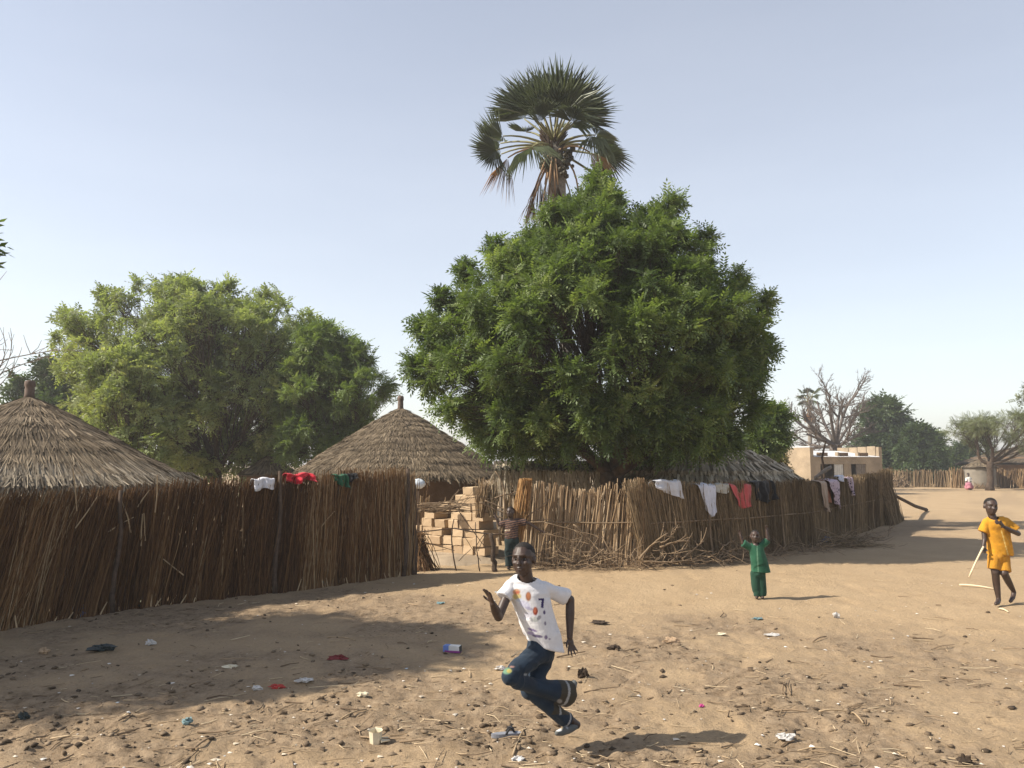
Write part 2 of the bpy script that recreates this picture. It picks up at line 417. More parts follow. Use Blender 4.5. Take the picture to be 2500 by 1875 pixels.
def ground_rods(n, seed, lmin, lmax, rad, power=0.8, ymax=15, thr=0.12):
    r = np.random.default_rng(seed)
    x, y = scatter(n, 3.9, ymax, power, seed + 1)
    k = keep_clear(x, y) & (r.random(n) < thr + (1 - thr) * dungness(x, y)); x, y = x[k], y[k]; n = len(x)
    a = r.normal(0.1, 0.75, n); L = lmin + (lmax - lmin) * r.random(n) ** 2.5
    b0 = np.stack((x, y, ground_h(x, y) + rad * 1.1 + 0.002), 1)
    x2, y2 = x + L * np.cos(a), y + L * np.sin(a)
    b1 = np.stack((x2, y2, ground_h(x2, y2) + rad * 1.2 + 0.004 + 0.02 * r.random(n) ** 3), 1)
    rd = rad * (0.6 + 0.9 * r.random(n))
    return MB().canes(b0, b1, rd, rd * 0.6, 4, 0.04, r.random(n), 2)
M['straw'] = byrnd('straw', [(0, (0.2, 0.14, 0.085)), (0.5, (0.42, 0.31, 0.19)), (1, (0.62, 0.5, 0.33))])
solo('straw_litter', ground_rods(2100, 51, 0.03, 0.26, 0.0032), M['straw'], 'dry straw and stalk pieces scattered over the ground', 'straw', (0, 6, 0), kind='stuff')
solo('twig_litter', ground_rods(500, 61, 0.05, 0.34, 0.005), M['stick'], 'brown twigs scattered over the trodden ground', 'twigs', (0, 6, 0), kind='stuff')
x, y = scatter(420, 4.1, 13, 0.8, 77); k = keep_clear(x, y); x, y = x[k], y[k]; n = len(x)
T = np.array([(-1, -.6, 0), (1, -.7, .25), (.8, .7, .1), (-.9, .6, .35), (0, 0, .5)])
mb = MB().inst(T, np.array([(0, 1, 4), (1, 2, 4), (2, 3, 4), (3, 0, 4)]), rotz(r2.random(n) * 6.28) * (0.006 + 0.016 * r2.random(n) ** 2)[:, None, None], np.stack((x, y, ground_h(x, y) + 0.003), 1), r2.random(n))
M['scrap'] = byrnd('scrap', [(0, (0.5, 0.42, 0.31)), (0.5, (0.62, 0.55, 0.45)), (0.9, (0.7, 0.67, 0.62)), (1, (0.3, 0.4, 0.46))], fine=0.1)
solo('paper_scraps', mb, M['scrap'], 'tiny pale paper and plastic scraps dotted over the sand', 'scraps', (0, 6, 0), kind='stuff')

# ------------------------------------------------------------------ reed fences
def resample(pts, step):
    pts = np.asarray(pts, float)
    s = np.concatenate(([0], np.cumsum(np.linalg.norm(np.diff(pts, axis=0), axis=1))))
    t = np.arange(0, s[-1], step)
    return np.stack([np.interp(t, s, pts[:, k]) for k in range(2)], 1), s[-1]
class Path:
    def __init__(s, pts):
        s.p, s.L = resample(pts, 0.02); s.n = len(s.p)
        k = 25; pad = np.concatenate((np.repeat(s.p[:1], k, 0) - (s.p[k:0:-1] - s.p[:1]) * 0, s.p, np.repeat(s.p[-1:], k, 0)))
        s.t = unit(np.gradient(s.p, axis=0))
    def at(s, u):
        i = np.clip(np.asarray(u) / 0.02, 0, s.n - 1.001); k = i.astype(int); f = (i - k)[..., None]
        return s.p[k] * (1 - f) + s.p[np.minimum(k + 1, s.n - 1)] * f, s.t[k]
    def u_px(s, px, z=1.35):
        q = px_of(s.p[:, 0], s.p[:, 1], z); return float(np.argmin(np.abs(q - px)) * 0.02)
def reed_panel(path, u0, u1, per_m, hfun, lean, seed, r=0.007, layers=(-0.035, 0.0, 0.035), topj=0.09, zmin=0.0, skip=0.0):
    g = np.random.default_rng(seed); mb = MB()
    for li, off in enumerate(layers):
        n = int((u1 - u0) * per_m); u = u0 + (u1 - u0) * g.random(n)
        p, t = path.at(u); nr = np.stack((t[:, 1], -t[:, 0]), 1)
        h = hfun(u) * (1 + topj * (g.random(n) - 0.65)) + 0.05 * vnoise(u * 3.1, u * 0 + li, seed) + 0.04 * vnoise(u * 9.0, u * 0, seed + 6)
        h = np.where(g.random(n) < 0.05, h * (0.6 + 0.3 * g.random(n)), h)
        ln = np.radians(lean(u) + 5 * vnoise(u * 1.7, u * 0 + li * .3, seed + 4) + g.normal(0, 4.5, n))
        o = off + g.normal(0, 0.016, n)
        base = np.concatenate((p + nr * (o + 0.01)[:, None], np.full((n, 1), zmin - 0.03)), 1)
        top = base.copy(); top[:, :2] += t * (np.tan(ln) * h)[:, None] + nr * g.normal(0, 0.03, n)[:, None]; top[:, 2] = h
        tone = 0.48 + 0.3 * vnoise(u * 2.2, u * 0 + 5, seed + 9) + 0.22 * vnoise(u * 7.5, u * 0 + 2, seed + 3) + g.normal(0, 0.22, n)
        rad = r * (0.6 + 0.8 * g.random(n))
        mb.canes(base, top, rad, rad * 0.65, 5, 0.014, np.clip(tone, 0, 1), 2)
    return mb
def rail(path, u0, u1, z, off, r=0.014, seed=0, n=26):
    g = np.random.default_rng(seed); u = np.linspace(u0, u1, n); p, t = path.at(u)
    nr = np.stack((t[:, 1], -t[:, 0]), 1)
    zz = z + 0.02 * np.cumsum(g.normal(0, 0.4, n)) * 0.5
    return MB().tube(np.concatenate((p + nr * off, zz[:, None]), 1), r * (0.8 + 0.4 * g.random(n)), 5)
def post(root, base, top, r, mat, seed=0, label=None, name='post'):
    g = np.random.default_rng(seed); t = np.linspace(0, 1, 7)[:, None]
    base, top = np.asarray(base, float), np.asarray(top, float)
    p = base + (top - base) * t + np.concatenate((g.normal(0, r * .35, (7, 2)), np.zeros((7, 1))), 1)
    return part(root, name, MB().tube(p, r * np.linspace(1.1, 0.75, 7) * (0.9 + 0.2 * g.random(7)), 8), mat, True, label=label)

LP = Path([(-7.4, 4.6), (-6.3, 6.6), (-5.3, 8.32), (-4.49, 9.67), (-3.7, 10.35), (-3.05, 10.85), (-2.2, 11.75), (-1.54, 12.5)])
lf_h = lambda u: np.interp(u, [0, LP.L * .45, LP.L * .75, LP.L], [1.26, 1.33, 1.47, 1.54])
lf_lean = lambda u: np.interp(u, [0, LP.L * .35, LP.L * .62, LP.L], [19, 18, 8, 0])
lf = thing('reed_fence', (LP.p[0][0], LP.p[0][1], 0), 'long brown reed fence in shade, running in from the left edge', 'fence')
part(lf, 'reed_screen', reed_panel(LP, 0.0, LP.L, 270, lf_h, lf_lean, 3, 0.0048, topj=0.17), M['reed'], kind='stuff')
for z in (0.55, 1.12):
    part(lf, 'rail', rail(LP, 0.3, LP.L - 0.02, z, -0.075, 0.016, int(z * 100)), M['stick_dark'])
for px, dz, r in ((285, 0.0, 0.03), (672, 0.12, 0.032), (985, 0.08, 0.035)):
    u = LP.u_px(px); p, t = LP.at(u); h = float(lf_h(u)) + dz
    post(lf, (p[0] + .05, p[1] - .06, -0.05), (p[0] + 0.05 + .04, p[1] - .06, h), r, M['stick_dark'], int(px))
p, t = LP.at(LP.L)
post(lf, (p[0] + .05, p[1] + .0, -0.05), (p[0] + 0.02, p[1], 1.5), 0.05, M['stick_dark'], 5, 'thick dark post closing the end of the reed fence')
# broken reeds tied across the shaded face
g9 = np.random.default_rng(19); sticks = []
for k in range(16):
    u = LP.L * (0.3 + 0.68 * g9.random()); p, t = LP.at(u); nr = np.array((t[1], -t[0])); z = 0.3 + 0.95 * g9.random(); L = 0.15 + 0.35 * g9.random(); a = g9.normal(1.35, 0.7)
    b0 = np.array((*(p + nr * 0.075), z)); sticks.append((b0, b0 + np.array((*(t * math.cos(a) * L), math.sin(a) * L))))
part(lf, 'loose_reeds', MB().canes([s[0] for s in sticks], [s[1] for s in sticks], 0.008, 0.006, 5, 0.02, 0.95), M['reed_pale'], kind='stuff')

g9 = np.random.default_rng(29); n = 60; u = LP.L * g9.random(n); p, t = LP.at(u); nr = np.stack((t[:, 1], -t[:, 0]), 1)
b0 = np.concatenate((p + nr * (0.05 + .05 * g9.random(n))[:, None], np.zeros((n, 1))), 1); b1 = b0 + np.concatenate((t * g9.normal(.03, .05, n)[:, None] - nr * .03, (.05 + .13 * g9.random(n))[:, None]), 1)
part(lf, 'sun_gap_stubs', MB().canes(b0, b1, .009, .006, 5, .02, .97), M['reed_pale'], kind='stuff')  # pale stubs added along the fence foot, imitating sunlight through its gaps

# front panel: the reeds can be told apart, so each is a piece
FP = Path([(0.12, 13.55), (1.0, 13.5), (2.1, 13.45)])
ff = thing('reed_fence', (0.12, 13.55, 0), 'sunlit panel of thin upright canes between the gateway and the corner post', 'fence')
gc = np.random.default_rng(41); cane_me = []
for v in range(6):
    mb = MB(); mb.tube([(gc.normal(0, .004), gc.normal(0, .004), z) for z in (-.02, .3, .6, .85, 1.0)], np.array([1.1, 1, .95, .85, .7]) * 0.0135, 6)
    cane_me.append(mb.mesh('cane')); cane_me[-1].materials.append(M['reed_obj'])
ncane = 118
for k in range(ncane):
    u = (k + gc.random()) / ncane * (FP.L - 0.04); p, t = FP.at(u); layer = gc.integers(0, 3)
    o = bpy.data.objects.new('cane', cane_me[gc.integers(0, 6)]); C.objects.link(o); o.parent = ff
    h = 1.27 + 0.08 * gc.random() + 0.06 * math.sin(u * 5) + (0.06 if u > 1.6 else 0)
    if gc.random() < 0.12: h *= 0.75
    o.location = (p[0] - 0.12, p[1] - 13.55 + (layer - 1) * 0.02, 0)
    w = 0.7 + 0.65 * gc.random()
    o.scale = (w, w, h); o.rotation_euler = (gc.normal(0, .02), R(5 + gc.normal(0, 3.2)), gc.random() * 6.28 * 0)
part(ff, 'reed_backing', reed_panel(FP, 0, FP.L - .02, 42, lambda u: 1.22 + 0 * u, lambda u: 5 + 0 * u, 47, 0.008, (-0.07, -0.05)), M['reed_pale'], kind='stuff')
part(ff, 'rail', rail(FP, 0, FP.L, 0.72, 0.06, 0.012, 4, 14), M['stick'])
part(ff, 'rail', rail(FP, 0.2, FP.L, 1.1, -0.09, 0.012, 8, 14), M['stick'])

# long side panel to the right
RP = Path([(2.16, 13.42), (3.2, 14.1), (4.3, 14.9), (5.46, 15.96), (6.4, 17.0), (7.36, 18.4), (8.9, 20.5), (10.4, 22.7), (11.3, 24.2)])
rf_h = lambda u: np.interp(u, [0, 2, 5, RP.L * .75, RP.L], [1.34, 1.3, 1.3, 1.36, 1.5])
rf_lean = lambda u: np.interp(u, [0, 2.5, 6, RP.L], [-13, -9, -5, -8])
rf = thing('reed_fence', (2.16, 13.42, 0), 'long shaded reed fence with washing on it, running back to the right', 'fence')
part(rf, 'reed_screen', reed_panel(RP, 0.0, RP.L, 200, rf_h, rf_lean, 13, 0.0058, topj=0.13), M['reed_dull'], kind='stuff')
part(rf, 'rail', rail(RP, 0.1, RP.L, 0.7, 0.07, 0.014, 21, 40), M['stick'])
part(rf, 'rail', rail(RP, 0.1, RP.L, 1.05, -0.08, 0.014, 22, 40), M['stick'])
# bundle of grass as the corner post
gb = np.random.default_rng(77); n = 90; a = gb.random(n) * 6.28; q = 0.055 * np.sqrt(gb.random(n))
base = np.stack((2.13 + q * np.cos(a), 13.38 + q * np.sin(a), np.full(n, -0.03)), 1)
top = base + np.stack((gb.normal(-.02, .035, n), gb.normal(0, .03, n), 1.36 + 0.14 * gb.random(n)), 1)
part(rf, 'corner_bundle', MB().canes(base, top, 0.0075, 0.005, 5, 0.012), M['reed_pale'], kind='stuff', label='pale bundle of reeds tied as the corner post')
for px, dz, r in ((1722, 0.02, 0.022), (1900, -0.05, 0.02), (2063, 0.05, 0.025), (2120, 0.02, 0.022)):
    u = RP.u_px(px); p, t = RP.at(u); h = float(rf_h(u)) + dz
    post(rf, (p[0] + .07, p[1] - .07, -0.05), (p[0] + .0, p[1] - .1, h), r, M['stick'], int(px))
# rough brush stacked against the far end
n = 420; u = RP.L - 2.4 * gb.random(n) ** 1.2; p, t = RP.at(u); nr = np.stack((t[:, 1], -t[:, 0]), 1)
o = 0.05 + 0.3 * gb.random(n)
base = np.concatenate((p + nr * o[:, None], np.full((n, 1), -.02)), 1)
top = base.copy(); top[:, :2] += -nr * (o * 0.9)[:, None] + t * gb.normal(-.15, .2, n)[:, None]; top[:, 2] = 0.7 + 0.85 * gb.random(n)
part(rf, 'stacked_stalks', MB().canes(base, top, 0.008, 0.004, 5, 0.03), M['reed_dull'], kind='stuff')

# ------------------------------------------------------------------ thatched huts
M['thatch_pale'] = byrnd('thatch_pale', [(0, (0.095, 0.075, 0.052)), (0.4, (0.19, 0.155, 0.11)), (0.8, (0.3, 0.25, 0.18)), (1, (0.4, 0.34, 0.255))], fine=0.3)
def slope_pt(c, r_e, z_e, z_a, s, a, sag=0.0):
    """point on a roof cone: s 0 apex .. 1 eave"""
    r = r_e * s; z = z_a + (z_e - z_a) * (s + sag * s * (1 - s) * 1.0)
    lump = vnoise(np.cos(a) * 2.2 * s + 20, np.sin(a) * 2.2 * s + 20 + r_e, 6) * .07 + vnoise(np.cos(a) * 5 * s + 50, np.sin(a) * 5 * s + 50, 7) * .035
    z = z + lump * np.minimum(1, s * 2.5) * (r_e / 2.6)
    return np.stack((c[0] + r * np.cos(a), c[1] + r * np.sin(a), z), -1)
def thatch_layer(c, r_e, z_e, z_a, s0, s1, seed, w=0.011, over=3.0, lift=0.03, sag=0.3, jit=0.36, curl=0.0, spread=.03):
    """one band of straw: flat strands from s0 down to s1 with ragged ends"""
    g = np.random.default_rng(seed)
    n = max(120, int(2 * math.pi * r_e * (s0 * .5 + s1 * .5) / w * over / 2.2))
    a = g.random(n) * 2 * math.pi
    e = s1 + (s1 - s0) * jit * (g.random(n) - 0.6) + 0.016 * vnoise(a * 4, a * 0, seed) + 0.014 * vnoise(a * 13, a * 0 + 3, seed)
    st = s0 + (s1 - s0) * 0.3 * g.random(n)
    da = g.normal(0, spread, n) / np.maximum(s1, .15)
    lf = lift * (0.35 + 0.65 * g.random(n)) * (1 + 0.3 * vnoise(a * 3, a * 0 + 2, seed + 1))
    p0 = slope_pt(c, r_e, z_e, z_a, st, a, sag); p0[:, 2] += lf * 0.1
    m = (st + e) / 2
    p1 = slope_pt(c, r_e, z_e, z_a, m, a + da * .5, sag); p1[:, 2] += lf * 0.55
    p2 = slope_pt(c, r_e, z_e, z_a, e, a + da, sag); p2[:, 2] += lf - curl * g.random(n)
    side = np.stack((-np.sin(a), np.cos(a), g.normal(0, .35, n)), 1); side = unit(side) * (w * (0.5 + g.random(n)))[:, None]
    V = np.stack((p0 - side, p0 + side, p1 - side, p1 + side, p2 - side * .5, p2 + side * .5), 1)
    f = np.array([(0, 1, 3, 2), (2, 3, 5, 4)]); F = (f[None] + (np.arange(n) * 6)[:, None, None]).reshape(-1, 4)
    return MB().add(V.reshape(-1, 3), None, F, np.repeat(np.clip(g.normal(0.5, 0.24, n) + 0.15 * vnoise(a * 5, a * 0 + s1 * 9, 5), 0, 1), 6))
def eave_strips(c, r_e, z_e, n, w, drop, seed, up=.3):
    g = np.random.default_rng(seed); a = g.random(n) * 6.283; rr_ = r_e * (.97 + .06 * g.random(n)); da = g.normal(0, .035, n)
    P = lambda r, z, b_: np.stack((c[0] + r * np.cos(b_), c[1] + r * np.sin(b_), z), 1)
    p0 = P(rr_ - up * (.6 + .8 * g.random(n)), z_e + .06 + up * .42 + .06 * g.random(n), a); p1 = P(rr_, z_e + .05 + .05 * g.random(n), a + da * .5); p2 = P(rr_ + .05 * g.random(n), z_e - drop * g.random(n) ** .7, a + da)
    sd = np.stack((-np.sin(a), np.cos(a), g.normal(0, .4, n)), 1); sd = unit(sd) * (w * (.5 + g.random(n)))[:, None]
    V = np.stack((p0 - sd, p0 + sd, p1 - sd, p1 + sd, p2 - sd * .3, p2 + sd * .3), 1); f = np.array([(0, 1, 3, 2), (2, 3, 5, 4)])
    return MB().add(V.reshape(-1, 3), None, (f[None] + (np.arange(n) * 6)[:, None, None]).reshape(-1, 4), np.repeat(g.random(n), 6))
def finial(parent, c, z, h, r, mat):
    mb = MB(); prof = [(0.02, z - .08), (r * 1.25, z - .06), (r, z + h * .12), (r * 1.02, z + h * .45), (r * .92, z + h * .55), (r * 1.15, z + h * .68), (r * 1.1, z + h * .93), (r * .8, z + h), (0.005, z + h)]
    mb.lathe(prof, (c[0], c[1], 0), 14, wob=0.06)
    return part(parent, 'finial', mb, mat, True)
M['pot'] = plain('pot', (0.13, 0.095, 0.075), 0.85, 0.3, 14)
def hut(c, r_e, z_e, z_a, r_w, layers, label, wallmat, seed, fringe=None, fin=True, s_top=0.0, w=0.0075, sag=0.3, lift=0.03, thick=0.08, matl='thatch', over=3.6, hang=None):
    h = thing('thatched_hut', (c[0], c[1], 0), label, 'hut')
    part(h, 'wall', MB().lathe([(r_w, -.05), (r_w * 1.01, .5), (r_w, 1.2), (r_w * .99, z_e + (r_e - r_w) * .55)], (c[0], c[1], 0), 40, wob=0.015), wallmat, True)
    ss = np.linspace(0.015, 1, 14)
    an_ = np.arange(48) * 2 * math.pi / 48; RB = MB().grid(np.array([slope_pt(c, r_e, z_e, z_a, np.full(48, s_), an_, sag) - (0, 0, .012) for s_ in ss]), closed=True)
    prof = [(r_e * .995, z_e - .03)]
    prof += [(r_e * .985, z_e - thick), (r_w * .9, z_e - thick + (r_e - r_w * .9) * .5)]
    roof = part(h, 'roof', RB.lathe(prof, (c[0], c[1], 0), 48), M['thatch_base'], True)
    edges = np.linspace(0.02, 1.0, layers + 1)
    for k in range(layers):
        s0, s1 = max(0.015, edges[k] - 0.3 / layers), edges[k + 1] + 0.15 / layers
        mb = thatch_layer(c, r_e, z_e, z_a, s0, s1, seed * 50 + k, w, over, lift, sag)
        part(roof, 'thatch_layer', mb, M[matl])
    if fringe:
        mb = thatch_layer(c, r_e, z_e, z_a, fringe[0], fringe[1], seed * 50 + 40, fringe[2], fringe[4], fringe[3], sag, 0.4, fringe[5], .05)
        part(roof, 'eave_fringe', mb, M[fringe[6]])
    if hang: part(roof, 'hanging_eave', eave_strips(c, r_e, z_e, hang[0], hang[1], hang[2], seed * 50 + 45), M[hang[3]], kind='stuff')
    if fin: finial(roof, c, z_a - .02, fin[0], fin[1], M['pot'])
    return h

HC = at(976, 1130, 20.8)[:2]
hut(HC, 2.75, 1.36, 3.13, 2.15, 12, 'large round hut with banded thatch roof beside the big tree', M['mudwall_dark'], 1, fringe=(0.9, 1.04, 0.016, 0.05, 2.5, 0.1, 'thatch'), fin=(0.32, 0.075), sag=-0.16, lift=0.055)
HL = at(62, 1130, 12.6)[:2]
hut(HL, 2.6, 1.31, 2.76, 2.0, 8, 'round hut with shaggy pale eaves at the left edge', M['mudwall_dark'], 2, fringe=(0.68, 1.05, 0.0075, 0.075, 3.4, 0.2, 'thatch_pale'), fin=(0.25, 0.07), sag=-0.05, lift=0.04, hang=(2600, .008, .24, 'thatch_pale'))
HS = at(658, 1130, 26)[:2]
hut(HS, 0.95, 1.35, 2.0, 0.7, 5, 'small dark conical thatch roof far behind the red cloth', M['mudwall_dark'], 3, fin=None, w=0.02, sag=0.1, over=2.2)
HF = at(1700, 1130, 18.7)[:2]
HFh = hut(HF, 2.3, 1.24, 2.2, 1.75, 3, 'hut roofed with grey dry palm fronds behind the hanging washing', M['mudwall_dark'], 4, fringe=(0.45, 1.14, 0.018, 0.15, 2.8, 0.34, 'frond_dry'), fin=None, w=0.028, sag=-0.35, lift=0.1, matl='frond_dry', over=2.4, hang=(1500, .02, .34, 'frond_dry'))
HFr = [o_ for o_ in HFh.children if o_.name.startswith('roof')][0]
for k_, q_ in enumerate((.4, .58, .75, .9)):
    part(HFr, 'frond_tier', eave_strips(HF, 2.3 * q_, 2.2 + (1.24 - 2.2) * (q_ - .35 * q_ * (1 - q_)) + .08, int(1500 * q_), .021, .12, 300 + k_, .35), M['frond_dry'], kind='stuff')
HX = at(2390, 1130, 54.5)[:2]
hut(HX, 1.06, 1.42, 1.92, .96, 4, 'small grey round mud hut behind the acacia trunk', M['mudwall_grey'], 5, fin=(0.12, .05), w=0.03, sag=0.0, over=2.2)
HY = at(2545, 1130, 66)[:2]
hut(HY, 6.2, 1.6, 3.6, 5.2, 9, 'wide thatch roof behind the straw fence at the right edge', M['mudwall_dark'], 6, fin=None, w=0.05, sag=0.1, over=2.0, lift=0.06)

# low shelter of hanging palm fronds between the gateway and the trunk
sh = thing('frond_shelter', (0.9, 17.4, 0), 'low lean-to of dry hanging fronds left of the tree trunk', 'shelter')
g = np.random.default_rng(88); n = 420
x = -0.35 + 2.2 * g.random(n); y = 16.75 + 0.25 * g.random(n)
p0 = np.stack((x, y + .35, 1.62 + 0.1 * g.random(n) + .05 * np.sin(x * 4)), 1); p1 = np.stack((x + g.normal(0, .06, n), y, 1.5 + 0.06 * g.random(n)), 1)
p2 = p1 + np.stack((g.normal(0, .07, n), -0.1 * g.random(n), -0.15 - 0.4 * g.random(n)), 1)
sd = np.stack((np.full(n, .014) * (.5 + g.random(n)), np.zeros(n), g.normal(0, .004, n)), 1)
V = np.stack((p0 - sd, p0 + sd, p1 - sd, p1 + sd, p2 - sd * .5, p2 + sd * .5), 1); f = np.array([(0, 1, 3, 2), (2, 3, 5, 4)])
part(sh, 'hanging_fronds', MB().add(V.reshape(-1, 3), None, (f[None] + (np.arange(n) * 6)[:, None, None]).reshape(-1, 4), np.repeat(g.random(n), 6)), M['frond_dry'], kind='stuff')
part(sh, 'roof', MB().box((0.75, 17.5, 1.62), 2.3, 1.2, 0.08, M=np.array(Matrix.Rotation(R(8), 3, 'X'))), M['thatch_base'])
for xx in (-0.25, 0.5, 1.75):
    post(sh, (xx, 16.95, -.05), (xx + .03, 16.95, 1.6), 0.035, M['bark_pale'], int(xx * 10 + 9))
part(sh, 'back_screen', reed_panel(Path([(-.35, 17.9), (1.85, 17.9)]), 0, 2.1, 60, lambda u: 1.45 + 0 * u, lambda u: 0 * u, 91, 0.01, (0, .03)), M['reed_dull'], kind='stuff')

# ------------------------------------------------------------------ trees
def kmeans(P, k, seed, it=7):
    g = np.random.default_rng(seed); c = P[g.choice(len(P), k, replace=False)]
    for _ in range(it):
        l = np.argmin(((P[:, None] - c[None]) ** 2).sum(-1), 1)
        for j in range(k):
            if (l == j).any(): c[j] = P[l == j].mean(0)
    return c, l
def curve(p0, p1, bow, n=6):
    t = np.linspace(0, 1, n)[:, None]; p0, p1 = np.asarray(p0, float), np.asarray(p1, float)
    return p0 + (p1 - p0) * t + np.asarray(bow) * (4 * t * (1 - t))
def pinnate(pairs, wid, droop, ll):
    """compound leaf along +x, unit length: small pointed leaflets in pairs"""
    v, f = [], []
    for k in range(pairs + 1):
        t = 0.22 + 0.78 * k / pairs
        base = np.array((t, 0, -droop * t * t))
        for sgn in ((1, -1) if k < pairs else (0,)):
            L = ll * (1.0 - 0.35 * abs(t - .55))
            d = np.array((0.55, 0.83 * sgn, -0.28)) if sgn else np.array((1.0, 0, -.5))
            d = d / np.linalg.norm(d); s = np.array((d[1], -d[0], 0.25)) * wid
            i = len(v); m = base + d * L * .42
            v += [base, m - s, base + d * L, m + s]; f.append((i, i + 1, i + 2, i + 3))
    return np.array(v), np.array(f)
def frames(d, roll):
    """rotation matrices whose x axis is d"""
    d = unit(d); up = np.tile(np.array([[0, 0, 1.0]]), (len(d), 1)); up[np.abs(d[:, 2]) > .97] = (1, 0, 0)
    y = unit(np.cross(up, d)); z = np.cross(d, y); c, s = np.cos(roll)[:, None], np.sin(roll)[:, None]
    return np.stack((d, y * c + z * s, -y * s + z * c), -1)
def crown_tips(profile, zc, depth, n_clump, per, rad, seed, cx, cy, inner=0.35, flat=0.8):
    """tips in clumps spread over a lumpy crown. profile: list (z, xl, xr)"""
    g = np.random.default_rng(seed); pz, pl, pr = np.array(sorted(profile)).T
    T, D, RV = [], [], []
    while len(T) < n_clump:
        z = g.uniform(pz.min(), pz.max()); xl, xr = np.interp(z, pz, pl), np.interp(z, pz, pr)
        A = (xr - xl) / 2; mx = (xl + xr) / 2
        if g.random() > A / ((pr - pl).max() / 2) + .05: continue
        th = g.uniform(0, 2 * math.pi); s = 1 - (1 - inner) * g.random() ** 1.7
        r = rad * g.uniform(.65, 1.3)
        q = max(0.05, s - 0.72 * r / max(A, r))
        ctr = np.array((mx + A * q * math.cos(th), cy + A * depth * q * math.sin(th), z))
        if z > pz.max() - r * .8: ctr[2] = pz.max() - r * .8 + (z - pz.max() + r * .8) * .3
        m = int(per * (r / rad) ** 2)
        out = unit(ctr - np.array((mx, cy, zc)))
        dd = unit(g.normal(size=(m, 3)) + out * 0.75 + np.array((0, 0, .35)))
        rr_ = r * (0.45 + 0.55 * g.random(m) ** .5)
        T.append(ctr + dd * rr_[:, None] * (1, 1, flat)); D.append(dd); RV.append(np.full(m, g.normal(0, .14)))
    return np.concatenate(T), np.concatenate(D), np.concatenate(RV)
def make_tree(name, label, base, fork_z, r0, tips, dirs, rv, K1, K2, leaf, lmat, bmat, n_leaf, lsize, seed, group=None, lean=(0, 0), twig=0.012, out_w=0.55, spread=1.0, limb_bow=0.25, fan=0.0):
    g = np.random.default_rng(seed); base = np.asarray(base, float)
    t = thing(name, base, label, 'tree', group)
    fork = base + np.array((lean[0], lean[1], fork_z))
    mb = MB(); zz = np.linspace(0, 1, 8)[:, None]
    path = base + (fork - base) * zz + np.concatenate((g.normal(0, r0 * .12, (8, 2)), np.zeros((8, 1))), 1); path[0] = base - (0, 0, .1); path[-1] = fork
    rads = r0 * np.array([1.5, 1.15, 1.0, .95, .92, .93, .98, 1.0])
    mb.tube(path, rads, 12)
    c2, l2 = kmeans(tips, K2, seed); c1, l1 = kmeans(c2, K1, seed + 1)
    bb = MB()
    for j in range(K1):
        mem = np.where(l1 == j)[0]
        if not len(mem): continue
        tgt = fork + (c1[j] - fork) * 0.55; tgt[2] -= 0.1
        bow = g.normal(0, limb_bow, 3) * .4 + np.array((0, 0, -0.1 - fan))
        cp = curve(fork - (0, 0, .08), tgt, bow, 7)
        rl = r0 * 0.55 * math.sqrt(len(mem) / K2 * K1) ** .5
        mb.tube(cp, np.linspace(rl, rl * .5, 7), 8, cap=False)
        for k in mem:
            i0 = g.integers(3, 7); q = fork + (c2[k] - fork) * .88
            cq = curve(cp[i0], q, g.normal(0, limb_bow, 3) * .3 + np.array((0, 0, -.06)), 6)
            rb = rl * .24
            bb.tube(cq, np.linspace(rb, rb * .3, 6), 5, cap=False)
            mm = np.where(l2 == k)[0]
            st = cq[g.integers(2, 6, len(mm))]
            bb.canes(st, tips[mm], twig, twig * .4, 3, 0.06, 0.5, 2)
    part(t, 'trunk', mb, bmat, True); part(t, 'branches', bb, bmat, True, kind='stuff')
    # leaves: a rosette at each tip
    N = len(tips); d0 = np.repeat(dirs, n_leaf, 0); L0 = np.repeat(tips, n_leaf, 0)
    v = unit(g.normal(size=(N * n_leaf, 3)) * spread + d0 * out_w + np.array((0, 0, .05)))
    L0 = L0 - d0 * (g.random(N * n_leaf) * lsize * .8)[:, None]
    sz = lsize * g.uniform(.65, 1.2, N * n_leaf)
    Mx = frames(v, g.normal(0, .5, N * n_leaf)) * sz[:, None, None]
    rnd = np.clip(0.5 + np.repeat(rv, n_leaf) + np.repeat(g.normal(0, .1, N), n_leaf) + g.normal(0, .13, N * n_leaf), 0, 1)
    cm = MB().inst(leaf[0], leaf[1], Mx, L0, rnd)
    part(t, 'crown', cm, lmat, kind='stuff')
    return t

M['neem_mid'] = leafmat('neem_mid', [(0, (0.09, 0.13, 0.042)), (0.5, (0.15, 0.205, 0.068)), (0.88, (0.21, 0.265, 0.09)), (1, (0.26, 0.3, 0.11))], 0.4)
NEEM = pinnate(4, 0.072, 0.3, 0.4)
def prof_px(rows, Y):
    """rows of (py, px_left, px_right) -> (z, xl, xr)"""
    return [(at(0, py, Y)[2], at(a, py, Y)[0], at(b_, py, Y)[0]) for py, a, b_ in rows]
# the big tree
TY = 16.0
pr = prof_px([(470, 1440, 1480), (520, 1350, 1600), (580, 1270, 1670), (650, 1180, 1730), (720, 1110, 1800), (800, 1040, 1860), (880, 1010, 1880), (950, 1020, 1870), (1015, 1075, 1850), (1062, 1130, 1820), (1100, 1250, 1720)], TY)
tp, dr, rv = crown_tips(pr, 3.2, 0.8, 360, 17, 0.48, 101, 2.1, TY, inner=.45)
